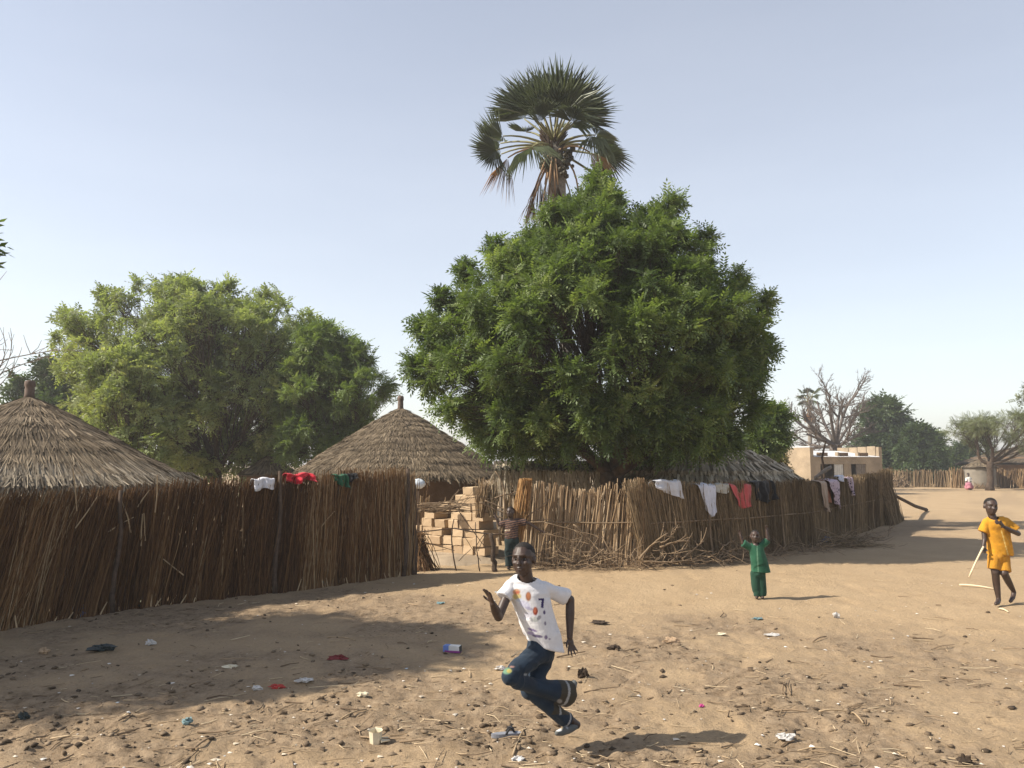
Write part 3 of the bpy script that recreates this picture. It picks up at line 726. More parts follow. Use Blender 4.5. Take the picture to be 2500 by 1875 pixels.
# spires that break the outline
for px, py, Y, n, r in ((1460, 452, 15.6, 26, .3), (1480, 500, 15.4, 26, .4), (1640, 500, 15.8, 26, .33), (1345, 530, 15.2, 30, .38), (1725, 590, 16, 24, .3), (1205, 610, 15.8, 24, .28), (1135, 665, 16, 24, .26), (1805, 690, 16.2, 24, .32), (1870, 750, 16.2, 26, .34), (1075, 735, 15.6, 22, .26), (1030, 805, 15.5, 24, .3), (1870, 860, 16, 22, .3), (1010, 900, 15.2, 24, .33), (1840, 1000, 15.6, 24, .34), (1330, 1040, 14.0, 26, .4), (1230, 1030, 14.2, 26, .4), (1440, 1035, 13.8, 26, .42), (1620, 1050, 14.2, 26, .42), (1700, 1080, 15.0, 24, .4), (1790, 1080, 15.4, 24, .36), (1560, 1085, 14.6, 20, .36), (1390, 1080, 14.2, 20, .34), (1100, 1010, 14.6, 26, .38), (1400, 930, 13.4, 30, .45), (1560, 800, 13.4, 30, .45), (1290, 780, 13.6, 30, .45)):
    g = np.random.default_rng(int(px + py)); c0 = at(px, py, Y); dd = unit(g.normal(size=(n, 3)) + (0, 0, .8))
    tp = np.concatenate((tp, c0 + dd * (r * g.random((n, 1)) ** .5) * (0.8, 0.8, 1.0))); dr = np.concatenate((dr, dd)); rv = np.concatenate((rv, np.full(n, g.normal(0.03, .1))))
TB = at(1510, 1130, TY)
make_tree('neem_tree', 'huge dense green tree with a dark trunk in the middle of the picture', (TB[0], TY, 0), 1.55, 0.24, tp, dr, rv, 9, 90, NEEM, M['neem'], M['bark'], 7, 0.25, 5, lean=(-.12, .05), twig=0.006)

# broad airy tree at left
BROAD = pinnate(3, 0.11, 0.35, 0.5)
Y = 27.0
pr = prof_px([(690, 340, 570), (720, 255, 670), (770, 190, 760), (830, 140, 810), (900, 145, 830), (970, 160, 830), (1040, 200, 800), (1100, 280, 740), (1150, 340, 680)], Y)
tp, dr, rv = crown_tips(pr, 3.0, 0.75, 350, 13, 0.6, 201, 0, Y, inner=0.15)
for px, py in ((135, 830), (245, 715), (330, 695), (255, 735), (420, 692), (470, 700), (560, 690), (640, 720), (175, 800)):
    g = np.random.default_rng(px); n = 10; dd = unit(g.normal(size=(n, 3)) + (0, 0, .7)); tp = np.concatenate((tp, at(px, py, Y) + dd * .25 * g.random((n, 1)))); dr = np.concatenate((dr, dd)); rv = np.concatenate((rv, np.full(n, .1)))
make_tree('broad_tree', 'wide airy round-topped tree with many fine branches behind the left fence', (at(530, 1130, Y)[0], Y, 0), 1.5, 0.19, tp, dr, rv, 12, 110, BROAD, M['neem_light'], M['bark'], 5, 0.28, 6, twig=0.011, fan=0.15)
Y = 25.0
pr = prof_px([(800, 740, 830), (850, 700, 885), (900, 680, 930), (950, 670, 960), (1000, 670, 950), (1050, 670, 890), (1110, 670, 830)], Y)
tp, dr, rv = crown_tips(pr, 2.6, 0.9, 150, 14, 0.45, 301, 0, Y)
for px, py in ((955, 935), (880, 850), (800, 800), (900, 880), (850, 835)):
    g = np.random.default_rng(px); n = 12; dd = unit(g.normal(size=(n, 3)) + (.3, 0, .4)); tp = np.concatenate((tp, at(px, py, Y) + dd * .25 * g.random((n, 1)))); dr = np.concatenate((dr, dd)); rv = np.concatenate((rv, np.full(n, .05)))
make_tree('neem_tree', 'smaller green tree just left of the large banded hut roof', (at(800, 1130, Y)[0], Y + .6, 0), 1.3, 0.16, tp, dr, rv, 6, 40, NEEM, M['neem_mid'], M['bark'], 6, 0.28, 8, twig=0.008)
Y = 22.5
pr = prof_px([(850, 240, 330), (900, 190, 380), (960, 165, 420), (1030, 170, 440), (1100, 220, 450), (1150, 260, 440)], Y)
tp, dr, rv = crown_tips(pr, 2.2, 0.8, 80, 8, 0.42, 311, 0, Y)
make_tree('young_tree', 'light yellow-green feathery tree right behind the left hut roof', (at(330, 1130, Y)[0], Y, 0), 0.9, 0.07, tp, dr, rv, 5, 26, BROAD, M['neem_light'], M['bark'], 4, 0.28, 18, twig=0.008)
Y = 36.0
pr = prof_px([(880, 130, 160), (910, 60, 200), (960, 10, 230), (1020, -20, 260), (1100, 0, 260)], Y)
tp, dr, rv = crown_tips(pr, 3, 0.9, 60, 12, 0.7, 321, 0, Y)
make_tree('mango_tree', 'dark green tree far behind the left hut finial', (at(110, 1130, Y)[0], Y, 0), 1.4, 0.2, tp, dr, rv, 5, 24, BROAD, M['mango'], M['bark'], 5, 0.5, 28, twig=0.012)
# tree whose crown reaches in at the left edge and shades the foreground
pr = [(2.9, -9.6, -6.9), (3.5, -10.7, -6.2), (4.2, -11.2, -5.9), (5.0, -11.0, -6.1), (5.8, -10.2, -6.7), (6.3, -9.2, -7.6)]
tp, dr, rv = crown_tips(pr, 4, 0.66, 170, 10, 0.5, 331, 0, 6.6)
g = np.random.default_rng(3)
for px, py, Y in ((-72, 640, 7.6), (-70, 595, 7.6), (-90, 690, 7.4), (-90, 620, 7.4)):
    n = 8; dd = unit(g.normal(size=(n, 3)) + (.5, 0, 0)); tp = np.concatenate((tp, at(px, py, Y) + dd * .1)); dr = np.concatenate((dr, dd)); rv = np.concatenate((rv, np.zeros(n)))
make_tree('neem_tree', 'tree at the left edge of which only leaf tips show', (-8.9, 6.8, 0), 2.1, 0.16, tp, dr, rv, 6, 34, NEEM, M['neem'], M['bark'], 5, 0.27, 38, twig=0.008)

# right background: mango, darker trees, shrub
def far_tree(name, label, rows, Y, px0, clumps, rad, seed, mat, leaf, n_leaf, ls, per=11, trunk=.22, fz=1.3, bm='bark', group=None):
    pr = prof_px(rows, Y); tp, dr, rv = crown_tips(pr, (pr[0][0] + pr[-1][0]) / 2, .85, clumps, per, rad, seed, 0, Y)
    return make_tree(name, label, (at(px0, 1130, Y)[0], Y, 0), fz, trunk, tp, dr, rv, 5, max(14, clumps // 3), leaf, M[mat], M[bm], n_leaf, ls, seed, group, twig=.014)
far_tree('mango_tree', 'tall rounded dark green tree behind the flat-roofed building', [(978, 2130, 2175), (1000, 2095, 2210), (1040, 2080, 2230), (1080, 2075, 2225), (1130, 2085, 2200), (1160, 2100, 2185)], 70, 2150, 80, 1.0, 401, 'mango', BROAD, 6, .75, trunk=.3, fz=1.5)
far_tree('mango_tree', 'darkest rounded tree to the right of the tall one', [(1045, 2230, 2255), (1065, 2200, 2275), (1110, 2190, 2300), (1150, 2195, 2305), (1160, 2205, 2295)], 67, 2210, 60, .85, 411, 'mango', BROAD, 6, .7, trunk=.2, fz=1.2)
far_tree('mango_tree', 'slim green tree between the darkest tree and the grey hut', [(1048, 2272, 2285), (1075, 2262, 2296), (1120, 2262, 2305), (1155, 2270, 2310)], 72, 2285, 36, .75, 421, 'neem', BROAD, 6, .6, trunk=.14)
far_tree('mango_tree', 'low green tree beyond the grass fence left of the grey hut', [(1086, 2330, 2370), (1105, 2305, 2385), (1140, 2300, 2380), (1150, 2305, 2365)], 78, 2345, 34, .8, 431, 'mango', BROAD, 6, .7, trunk=.16)
far_tree('leafy_shrub', 'dry yellow-green bush between the frond roof and the building', [(1068, 1890, 1915), (1085, 1872, 1925), (1115, 1868, 1925), (1150, 1875, 1920)], 27, 1900, 20, .3, 441, 'dryleaf', BROAD, 5, .22, 9, .05, .5)
far_tree('neem_tree', 'small dark tree behind the right side of the big crown', [(1000, 1870, 1895), (1030, 1840, 1922), (1070, 1820, 1928), (1100, 1830, 1915)], 25, 1870, 40, .4, 451, 'neem', NEEM, 6, .36, 12, .1, 1.2)
far_tree('tall_tree', 'thin leggy tree cut by the right edge above the acacia', [(935, 2488, 2530), (960, 2480, 2560), (990, 2492, 2600), (1030, 2500, 2640)], 70, 2540, 30, .7, 461, 'acacia', BROAD, 4, .6, 8, .16, 4.0)

# flat-topped acacia
FEA = pinnate(7, 0.028, 0.15, 0.26)
Y = 50.0
pr = prof_px([(1003, 2385, 2530), (1020, 2345, 2570), (1045, 2325, 2590), (1064, 2322, 2590), (1078, 2340, 2570), (1092, 2390, 2540)], Y)
tp, dr, rv = crown_tips(pr, 3.2, .85, 85, 9, .5, 471, 0, Y, inner=.5, flat=.4)
dr = unit(dr * (1, 1, .35))
make_tree('acacia_tree', 'flat-topped feathery grey-green acacia in front of the grey hut', (at(2413, 1130, Y)[0], Y, 0), 1.75, .2, tp, dr, rv, 8, 46, FEA, M['acacia'], M['bark'], 5, .5, 48, lean=(.12, 0), twig=.014, fan=.1)

# bare baobab
def bare_tree(name, label, base, fork_z, r0, targets, seed, mat, levels=3, kids=4):
    g = np.random.default_rng(seed); base = np.asarray(base, float); t = thing(name, base, label, 'tree'); fork = base + (0, 0, fork_z)
    mb = MB().tube([base - (0, 0, .1), base + (0, 0, fork_z * .4), base + (0, 0, fork_z * .8), fork], np.array([1.25, 1.1, 1.0, .9]) * r0, 12)
    br = MB(); tw0, tw1 = [], []
    def grow(p, q, r, lv):
        c = curve(p, q, g.normal(0, .07, 3) * np.linalg.norm(q - p), 6)
        (mb if lv == levels else br).tube(c, np.linspace(r, r * .45, 6), 7 if lv > 1 else 4, cap=False)
        L = np.linalg.norm(q - p); d = unit(q - p)
        if lv == 0: return
        for k in range(kids + (lv < 2) * 2):
            i0 = g.integers(2, 6); dd = unit(d + g.normal(0, .55, 3) + np.array((0, 0, .12))); Lk = L * g.uniform(.3, .5)
            if lv > 1: grow(c[i0], c[i0] + dd * Lk, r * .4, lv - 1)
            else:
                tw0.append(c[i0]); tw1.append(c[i0] + dd * Lk * .8)
    for q in targets: grow(fork - (0, 0, .1), np.asarray(q), r0 * .3, levels)
    part(t, 'trunk', mb, mat, True); part(t, 'branches', br, mat, True, kind='stuff')
    part(t, 'twigs', MB().canes(tw0, tw1, .011, .005, 3, .06, .5), mat, kind='stuff')
    return t
Y = 50.0
bare_tree('baobab_tree', 'bare leafless baobab spreading its branches above the flat-roofed building', (at(2042, 1130, Y)[0], Y, 0), at(2042, 1085, Y)[2], .4, [at(a, b_, Y + dy) for a, b_, dy in ((1945, 1030, 1), (1962, 1000, -1), (1995, 980, 1.5), (2025, 972, -1.5), (2060, 975, 1), (2085, 968, -.5), (2095, 1010, 1), (2075, 1045, -2), (1970, 1060, -1.5), (2098, 1058, 1.5), (1948, 1068, 2))], 5, M['bark_baobab'], 3, 7)
Y = 19.0
bare_tree('dry_tree', 'leafless twigs reaching in at the left edge above the hut', (at(-150, 1130, Y)[0], Y, 0), 1.6, .12, [at(a, b_, Y) for a, b_ in ((0, 880), (5, 910), (-30, 850), (-80, 830), (-10, 940))], 15, M['bark_pale'], 2, 4)

# ------------------------------------------------------------------ palms
def fan(R_, nseg, spread, droop, g, tear=0.0):
    """pleated fan leaf: base at origin, pointing +x, in the xy plane; returns verts, tris"""
    v, f = [], []
    for k in range(nseg):
        if g.random() < tear: continue
        a = (k / (nseg - 1) - .5) * spread; w = spread / nseg * .62
        L = R_ * (0.8 + .2 * math.cos(a * .8)) * g.uniform(.84, 1.08)
        def pt(r, b_, z): return (r * math.cos(b_), r * math.sin(b_), z - droop * (r / R_) ** 3 * R_ - .12 * droop * (r / R_) * R_)
        zf = 0.035 * R_ * (1 if k % 2 else -1); rm = .56 * L
        i = len(v); v += [pt(.03, a, 0), pt(rm, a - w, -zf), pt(rm, a, zf), pt(rm, a + w, -zf), pt(L, a + g.normal(0, .035), -droop * .15 * g.random())]
        f += [(i, i + 1, i + 2), (i, i + 2, i + 3), (i + 1, i + 4, i + 2), (i + 2, i + 4, i + 3)]
    return np.array(v), np.array(f)
def frond(parent, heart, end, R_, side, mat, seed, droop=.15, spread=3.6, fold=0.0, sagz=.15, tear=.03, dirbias=(0, 0, 0)):
    g = np.random.default_rng(seed); heart, end = np.asarray(heart), np.asarray(end); R_ = R_ * g.uniform(.84, 1.1); droop = droop * g.uniform(.6, 2.2); tear = tear * g.uniform(.5, 4)
    c = curve(heart, end, (0, 0, sagz), 7)
    ro = bpy.data.objects.new('frond', None)
    mb = MB().tube(c, np.linspace(.045, .018, 7), 5, .5)
    pe = part(parent, 'frond', mb, M['petiole'] if mat == 'palm_green' else M[mat], True)
    d = unit(unit(c[-1] - c[-2]) + np.array(dirbias)); s = np.asarray(side, float); s = unit(s - d * np.dot(s, d)); nn = np.cross(d, s)
    v, f = fan(R_, int(26 + 7 * spread), spread, droop, g, tear)
    if fold: v = np.stack((v[:, 0], v[:, 1] * math.cos(fold), v[:, 2] - np.abs(v[:, 1]) * math.sin(fold)), 1)
    W = c[-1] + v[:, :1] * d + v[:, 1:2] * s + v[:, 2:3] * nn
    # gravity on the free tips
    rr_ = np.linalg.norm(v, axis=1) / R_; W[:, 2] -= (rr_ ** 3) * .07 * R_ * (1 if mat == 'palm_green' else 3)
    part(pe, 'fan_blade', MB().add(W, f, None, np.clip(g.normal(.5, .25) + g.normal(0, .1, len(W)), 0, 1)), M[mat])
PY = 20.5
heart = at(1352, 350, PY); pb = at(1386, 1130, PY); pb[2] = 0
palm = thing('fan_palm', (pb[0], PY, 0), 'tall fan palm rising behind the big tree, with brown dead fronds', 'palm')
tpath = curve(pb - (0, 0, .1), heart + (0, 0, .1), (.12, 0, 0), 24)
part(palm, 'trunk', MB().tube(tpath, np.interp(np.linspace(0, 1, 24), [0, .05, .5, .8, .93, 1], [.22, .17, .16, .19, .24, .16]) * (1 + .03 * np.sin(np.arange(24) * 2.2)), 12), M['palm_bark'], True)
X_, Y_, Z_ = (1, 0, 0), (0, 1, 0), (0, 0, 1)
FR = [  # end px, py, dy, radius, side, droop, fold
    (1302, 283, -.5, 1.5, X_, .04, .1), (1322, 274, .4, 1.55, X_, .03, .0), (1340, 268, -.2, 1.5, X_, .03, .1), (1366, 264, -.6, 1.55, X_, .03, .15), (1358, 270, .7, 1.6, X_, .03, 0), (1388, 272, .3, 1.5, X_, .04, .1), (1398, 286, -.5, 1.3, (1, .3, -.1), .05, .1), (1376, 280, -.9, 1.2, X_, .05, .1), (1330, 288, -.9, 1.2, X_, .05, .1),
    (1412, 290, .4, 1.15, (1, .2, -.2), .08, .1), (1280, 290, .3, 1.25, (1, -.3, .2), .06, .1), (1290, 276, .6, 1.2, X_, .06, .1), (1320, 300 - 2, -1.0, .85, (1, .2, .2), .2, .3), (1395, 298, -.9, .8, (1, -.2, -.3), .2, .3),
    (1285, 322, .5, .7, (0, 1, .4), .2, .3), (1395, 312, 1.0, .7, X_, .1, 0), (1228, 332, -.3, .85, (.2, .6, 1), .25, .2), (1222, 350, .7, .8, (0, .4, 1), .25, .2),
    (1212, 366, -.5, .9, (.3, .2, 1), .2, .1), (1224, 376, .4, .75, (0, .5, 1), .35, .3), (1300, 358, -1.1, .9, (1, 0, .35), .3, .1),
    (1442, 332, -.8, .9, (0, 1, .3), .3, .5), (1454, 330, .3, .9, (0, .5, 1), .22, .2), (1460, 348, -.2, .9, (-.1, .5, 1), .25, .2), (1462, 362, .7, .85, (0, .3, 1), .25, .1), (1468, 380, -.3, .9, (-.3, .3, 1), .2, .1),
    (1450, 425, .8, .65, (0, 1, .5), .3, .4), (1475, 440, .4, .65, (0, .4, 1), .3, .3), (1392, 470, .5, .55, (.2, .6, 1), .3, .3)]
for k, (px, py, dy, r, sd, dp, fo) in enumerate(FR):
    frond(palm, heart + np.array((0, 0, -.15 if py > 300 else .0)), at(px, py, PY + dy), r, sd, 'palm_green', 600 + k, dp, (1.9, 2.9, 2.2, 3.3)[k % 4] if py < 300 else 3.0, fo, .12 if 300 < py < 380 else .02, .03, (0, 0, (1.0, .35, .8, .5)[k % 4]) if py < 300 else (0, 0, 0))
for k, (px, py, dy, r, sd, sp_, db) in enumerate(((1240, 385, -.6, 1.1, X_, 1.15, (0, 0, -1.6)), (1318, 430, -.5, 1.0, X_, .75, (-.1, 0, -2)), (1300, 480, -.45, .8, (1, .4, 0), .9, (-.1, 0, -2)), (1330, 450, -.4, .9, X_, .5, (0, 0, -2)), (1440, 372, -.9, .85, (.4, .2, 1), 1.2, (.6, 0, -.7)), (1285, 545, -.45, .7, X_, .8, (0, 0, -2)), (1342, 440, -.55, .9, X_, .7, (.05, 0, -2)), (1362, 450, -.5, .8, X_, .5, (.1, 0, -2)), (1325, 500, -.6, .8, X_, .9, (-.1, 0, -2)))):
    frond(palm, heart - (0, 0, .3), at(px, py, PY + dy), r, sd, 'palm_dead', 700 + k, .1, sp_, .35, .2, .1, db)
for k, (px, py) in enumerate(((1412, 465), (1355, 480), (1338, 495))):
    c = curve(heart - (0, 0, .35), at(px, py, PY - .4), (.1 if px > 1400 else 0, -.1, .2), 7)
    part(palm, 'dead_stalk', MB().tube(c, np.linspace(.035, .02, 7), 5), M['palm_dead'], True)
mb = MB(); g = np.random.default_rng(9); n = 46
for k in range(n):
    ctr = at(1383 + g.normal(0, 10), 392 + g.normal(0, 15), PY - .35 + g.normal(0, .12)) if k < 34 else at(1330 + g.normal(0, 8), 400 + g.normal(0, 10), PY - .3)
    mb.add(ICO * g.uniform(.055, .085) + ctr, ICF, None, .5)
part(palm, 'fruit_cluster', mb, M['fruit'], True, kind='stuff')
bt = MB(); g = np.random.default_rng(19)
a = g.random(70) * 6.28; b0 = heart + np.stack((.16 * np.cos(a), .16 * np.sin(a), -.9 + 1.0 * g.random(70)), 1)
bt.canes(b0, b0 + np.stack((.22 * np.cos(a), .22 * np.sin(a), .2 + .25 * g.random(70)), 1), .045, .012, 4, .05)
part(palm, 'leaf_bases', bt, M['bark'], kind='stuff')
# small far palm beside the baobab
Y = 62.0; h2 = at(1975, 985, Y); b2 = at(1972, 1130, Y); b2[2] = 0
palm2 = thing('fan_palm', (b2[0], Y, 0), 'small far palm with brown skirt left of the bare baobab', 'palm')
part(palm2, 'trunk', MB().tube(curve(b2 - (0, 0, .1), h2, (.1, 0, 0), 8), .17, 8), M['palm_bark'], True)
for k in range(12):
    a = k / 12 * 6.28; frond(palm2, h2, h2 + np.array((.45 * math.cos(a), .45 * math.sin(a), .2 + .35 * (k % 3))), .6, (-math.sin(a), math.cos(a), .3), 'palm_green', 800 + k, .2, 3.2, .2, .1)
for k in range(8):
    a = k / 8 * 6.28; frond(palm2, h2 - (0, 0, .3), h2 + np.array((.3 * math.cos(a), .3 * math.sin(a), -.7)), .7, (-math.sin(a), math.cos(a), 0), 'palm_dead', 820 + k, .1, 1.2, .2, .1, .1, (0, 0, -1))

# ------------------------------------------------------------------ mud bricks stacked inside the gateway
bk = thing('mud_brick_stack', (-0.55, 14.0, 0), 'stepped stack of sand-coloured mud bricks inside the gateway', 'brick stack')
ph = R(36); tv = np.array((math.cos(ph), -math.sin(ph))); nv = np.array((-math.sin(ph), -math.cos(ph)))
corner = np.array((-0.47, 14.05)); BW, BD, BH = 0.235, 0.4, 0.142
me_b = []
gk = np.random.default_rng(5)
for v in range(4):
    mb = MB(); c = np.array([(x, y, z) for z in (-.5, -.42, .42, .5) for (x, y) in ((-.5, -.5), (.5, -.5), (.5, .5), (-.5, .5))]) * (BW, BD, BH)
    sh_ = np.repeat(np.array([.96, 1, 1, .96]), 4)[:, None]; c[:, :2] *= sh_; c += gk.normal(0, .0055, c.shape)
    q = [(3, 2, 1, 0), (12, 13, 14, 15)] + [(k * 4 + i, k * 4 + (i + 1) % 4, k * 4 + 4 + (i + 1) % 4, k * 4 + 4 + i) for k in range(3) for i in range(4)]
    me_b.append(mb.add(c, None, q).mesh('brick')); me_b[-1].materials.append(M['mudbrick'])
rows = [(7.2, 0.0), (7.2, 0.1), (7.0, 0.0), (6.6, .45), (6.2, .2), (4.0, .3), (2.0, .85), (1.0, 1.1)]
for r_, (nb, inset) in enumerate(rows):
    k = 0.0; gap = 1.0 if r_ not in (3, 4) else 1.32
    while k + .9 < nb:
        if not (r_ in (2, 4) and 2.6 < k < 4.0 and gk.random() < .8):
            pos = corner - tv * (inset * BW + (k + .5) * BW * 1.03) - nv * BD / 2 + nv * gk.normal(0, .012)
            o = bpy.data.objects.new('brick', me_b[gk.integers(0, 4)]); C.objects.link(o); o.parent = bk
            o.location = (pos[0] + .55, pos[1] - 14.0, .1 + r_ * (BH + .006) + BH / 2); o.rotation_euler = (0, 0, -ph + gk.normal(0, .03))
        k += gap if k > 1.9 else 1.0
# earth footing of the stack
foot = MB(); cpt = corner - tv * .9 - nv * .3
foot.lathe([(1.25, -.05), (1.1, .03), (.85, .1), (0.01, .115)], (cpt[0], cpt[1], 0), 28, wob=.25)
part(bk, 'earth_footing', foot, M['mudwall'], True)

# stick hurdle closing the gateway
hg = thing('stick_hurdle', (-0.55, 12.95, 0), 'open hurdle of thin dark sticks across the gateway', 'gate')
def gate_stick(px0, py0, px1, py1, Y, r, mat='stick_dark', name='stick', seed=0, bow=.02, parent=None, dY=0.0):
    g = np.random.default_rng(int(px0 * 7 + py1)); a = at(px0, py0, Y); b_ = at(px1, py1, Y + dY)
    if a[2] < .06: a[2] = -.04
    c = curve(a, b_, g.normal(0, bow, 3), 8) + g.normal(0, r * .3, (8, 3))
    return part(parent or hg, name, MB().tube(c, np.linspace(r, r * .7, 8), 6), M[mat], True)
gate_stick(1116, 1390, 1108, 1268, 12.93, .013, name='stake'); gate_stick(1172, 1389, 1160, 1275, 12.93, .011, name='stake')
gate_stick(1211, 1389, 1203, 1302, 12.93, .05, 'bark', 'post'); gate_stick(1012, 1298, 1110, 1290, 12.9, .012, name='rail', bow=.05); gate_stick(1108, 1290, 1226, 1304, 12.9, .013, name='rail', bow=.05)
gate_stick(1200, 1303, 1245, 1305, 12.95, .014, 'stick', 'rail'); gate_stick(1118, 1245, 1180, 1330, 12.98, .008); gate_stick(1185, 1300, 1160, 1350, 12.98, .006); gate_stick(1020, 1320, 1110, 1345, 12.95, .007)
gate_stick(1020, 1345, 1090, 1340, 12.95, .006); gate_stick(1168, 1345, 1190, 1300, 12.95, .006); gate_stick(1120, 1370, 1150, 1340, 12.97, .006); gate_stick(1135, 1310, 1175, 1370, 12.96, .005); gate_stick(1040, 1300, 1075, 1385, 12.99, .006)
# dry branches heaped along the top of the hurdle
hb = thing('branch_heap', at(1080, 1245, 13.3), 'thin dry branches lying across the top of the gateway hurdle', 'branches')
g = np.random.default_rng(61)
for k in range(26):
    px0 = 1000 + g.random() * 60; py0 = 1228 + g.random() * 24; L = 60 + 90 * g.random()
    gate_stick(px0, py0, px0 + L, py0 + g.normal(-4, 9), 13.2 + .25 * g.random(), .005 + .005 * g.random(), 'stick', 'branch', parent=hb, bow=.03)
for k in range(10):
    px0 = 1080 + 40 * g.random(); gate_stick(px0, 1245, px0 + 25 + 50 * g.random(), 1185 + 45 * g.random(), 13.3, .004, 'stick', 'branch', parent=hb, bow=.03)
# low cane fence behind
lc = Path([(-2.1, 15.4), (-1.0, 15.5)])
lw = thing('low_cane_fence', (-2.1, 15.4, 0), 'low row of canes in front of the dark hut wall', 'fence')
part(lw, 'canes', reed_panel(lc, 0, lc.L, 60, lambda u: 1.0 + 0 * u, lambda u: 2 + 0 * u, 97, .01, (0,), .2), M['reed_pale'], kind='stuff')
# basin on a pole
M['enamel'] = plain('enamel', (0.62, 0.68, 0.74), .4, .12, 8)
bs = thing('white_basin', at(1022, 1200, 14.2), 'pale blue-white bundle on a pole beside the left fence end', 'bundle')
c0 = at(1022, 1181, 14.2); mb = MB(); T, F = [], []
u_, v_ = np.meshgrid(np.linspace(0, math.pi, 10), np.linspace(0, 2 * math.pi, 17)[:-1], indexing='ij')
rad_ = .1 * (1 + .12 * vnoise(u_ * 2, v_ * 1.5, 8)); Pg = np.stack((rad_ * 1.15 * np.sin(u_) * np.cos(v_), rad_ * np.sin(u_) * np.sin(v_), rad_ * .85 * np.cos(u_)), -1) + c0
part(bs, 'bundle', mb.grid(Pg, closed=True), M['enamel'], True)
part(bs, 'pole', MB().tube([(c0[0], c0[1], -.05), (c0[0] + .01, c0[1], .6), (c0[0], c0[1], c0[2] - .05)], .02, 6), M['stick_dark'])

def straw_bundle(name, label, p0, p1, r0, r1, n, mat, seed, flare=.0, waist=.5):
    g = np.random.default_rng(seed); p0, p1 = np.asarray(p0, float), np.asarray(p1, float); a = g.random(n) * 6.28; q = np.sqrt(g.random(n))
    e1 = np.array((1.0, 0, 0)); e2 = np.array((0, 1.0, 0)); off = (np.cos(a) * q)[:, None] * e1 + (np.sin(a) * q)[:, None] * e2
    b0 = p0 + off * r0 + g.normal(0, .01, (n, 3)); md = (p0 + p1) / 2
    t = .55 + .45 * g.random(n)
    b1 = p0 + (p1 - p0) * t[:, None] + off * r1 + g.normal(0, flare, (n, 3))
    o = thing(name, (p0[0], p0[1], min(p0[2], p1[2])), label, 'straw bundle')
    part(o, 'straws', MB().canes(b0, b1, .006, .003, 4, .03), M[mat], kind='stuff')
    mdr = (r0 + r1) / 2 * 1.05; ring = [(md[0] + mdr * math.cos(k / 12 * 6.283), md[1] + mdr * math.sin(k / 12 * 6.283), md[2]) for k in range(13)]
    part(o, 'tie', MB().tube(ring, .008, 5, cap=False), M['stick_dark']); return o
M['straw_orange'] = byrnd('straw_orange', [(0, (.2, .1, .035)), (.5, (.36, .19, .07)), (1, (.52, .33, .15))])
straw_bundle('straw_bundle', 'orange-brown straw bundle tied upright at the gateway', at(1283, 1170, 13.3), at(1262, 1335, 13.25), .1, .07, 330, 'straw_orange', 3, .02)
straw_bundle('reed_bundle', 'pale reed bundle leaning beside the top of the brick stack', at(1172, 1262, 13.75), at(1185, 1165, 13.8), .07, .1, 120, 'reed_pale', 4, .03)
straw_bundle('reed_bundle', 'dark arched reed bundle left of the orange straw', at(1203, 1262, 13.7), at(1205, 1172, 13.8), .05, .08, 90, 'reed_dull', 6, .03)
gp = thing('gate_poles', at(1230, 1250, 13.35), 'pale broken poles crossing at the right side of the gateway', 'poles')
for a_ in ((1170, 1226, 1245, 1256, .016), (1185, 1222, 1240, 1248, .014), (1208, 1216, 1268, 1200, .013), (1205, 1258, 1245, 1268, .014), (1283, 1265, 1345, 1215, .012), (1285, 1268, 1330, 1235, .009), (1228, 1180, 1228, 1290, .014), (1216, 1260, 1222, 1300, .01), (1225, 1300, 1235, 1268, .01), (1290, 1272, 1375, 1268, .009), (1232, 1200, 1210, 1150, .012)):
    gate_stick(*a_[:4], 13.3, a_[4], 'stick', 'pole', parent=gp)

# ------------------------------------------------------------------ brushwood along the fences
def brush(name, label, seeds, n_tw, seed, cat='brushwood', spread=.5, mat='stick', big=(), twr=.006, hgt=.5):
    """thorny dead branches: big = list of branches as (px,py,Y)-(px,py,Y) forks"""
    g = np.random.default_rng(seed); c0 = np.mean([s for s in seeds], 0); o = thing(name, (c0[0], c0[1], 0), label, cat)
    for (a, b_, r) in big:
        A, B = at(*a), at(*b_); A[2] = max(A[2], .01)
        c = curve(A, B, g.normal(0, .035, 3), 9) + g.normal(0, .006, (9, 3)); c[:, 2] = np.maximum(c[:, 2], .012)
        mb = MB().tube(c, np.linspace(r, r * .45, 9), 6)
        for k in range(4):
            i0 = g.integers(3, 8); d = unit(unit(B - A) + g.normal(0, .5, 3)); mb.tube(curve(c[i0], c[i0] + d * g.uniform(.15, .35), g.normal(0, .02, 3), 5), np.linspace(r * .5, r * .2, 5), 5)
        part(o, 'branch', mb, M[mat], True)
    p0, p1 = [], []
    S = np.array(seeds)
    for k in range(n_tw):
        s = S[g.integers(0, len(S))] + np.array((g.normal(0, spread), g.normal(0, .14), 0)); s[2] = abs(g.normal(0, hgt * .45))
        d = unit(g.normal(size=3) * (1, .35, .7)); L = g.uniform(.12, .5); q = s + d * L; q[2] = max(q[2], .008)
        s[2] = max(s[2], .008); p0.append(s); p1.append(q)
    part(o, 'twigs', MB().canes(p0, p1, twr, twr * .4, 4, .07), M[mat], kind='stuff'); return o
brush('brushwood_pile', 'tangle of thin dry thorn twigs in front of the cane panel', [at(x, 1385, 13.15) for x in (1300, 1350, 1400, 1450, 1500)], 210, 11, spread=.22, hgt=.36,
      big=[((1400, 1280, 13.2), (1490, 1380, 13.1), .016), ((1330, 1275, 13.2), (1470, 1310, 13.15), .012), ((1470, 1310, 13.15), (1500, 1380, 13.1), .012), ((1350, 1345, 13.1), (1480, 1340, 13.1), .011), ((1420, 1310, 13.2), (1380, 1350, 13.1), .01), ((1310, 1300, 13.2), (1400, 1320, 13.15), .01)])
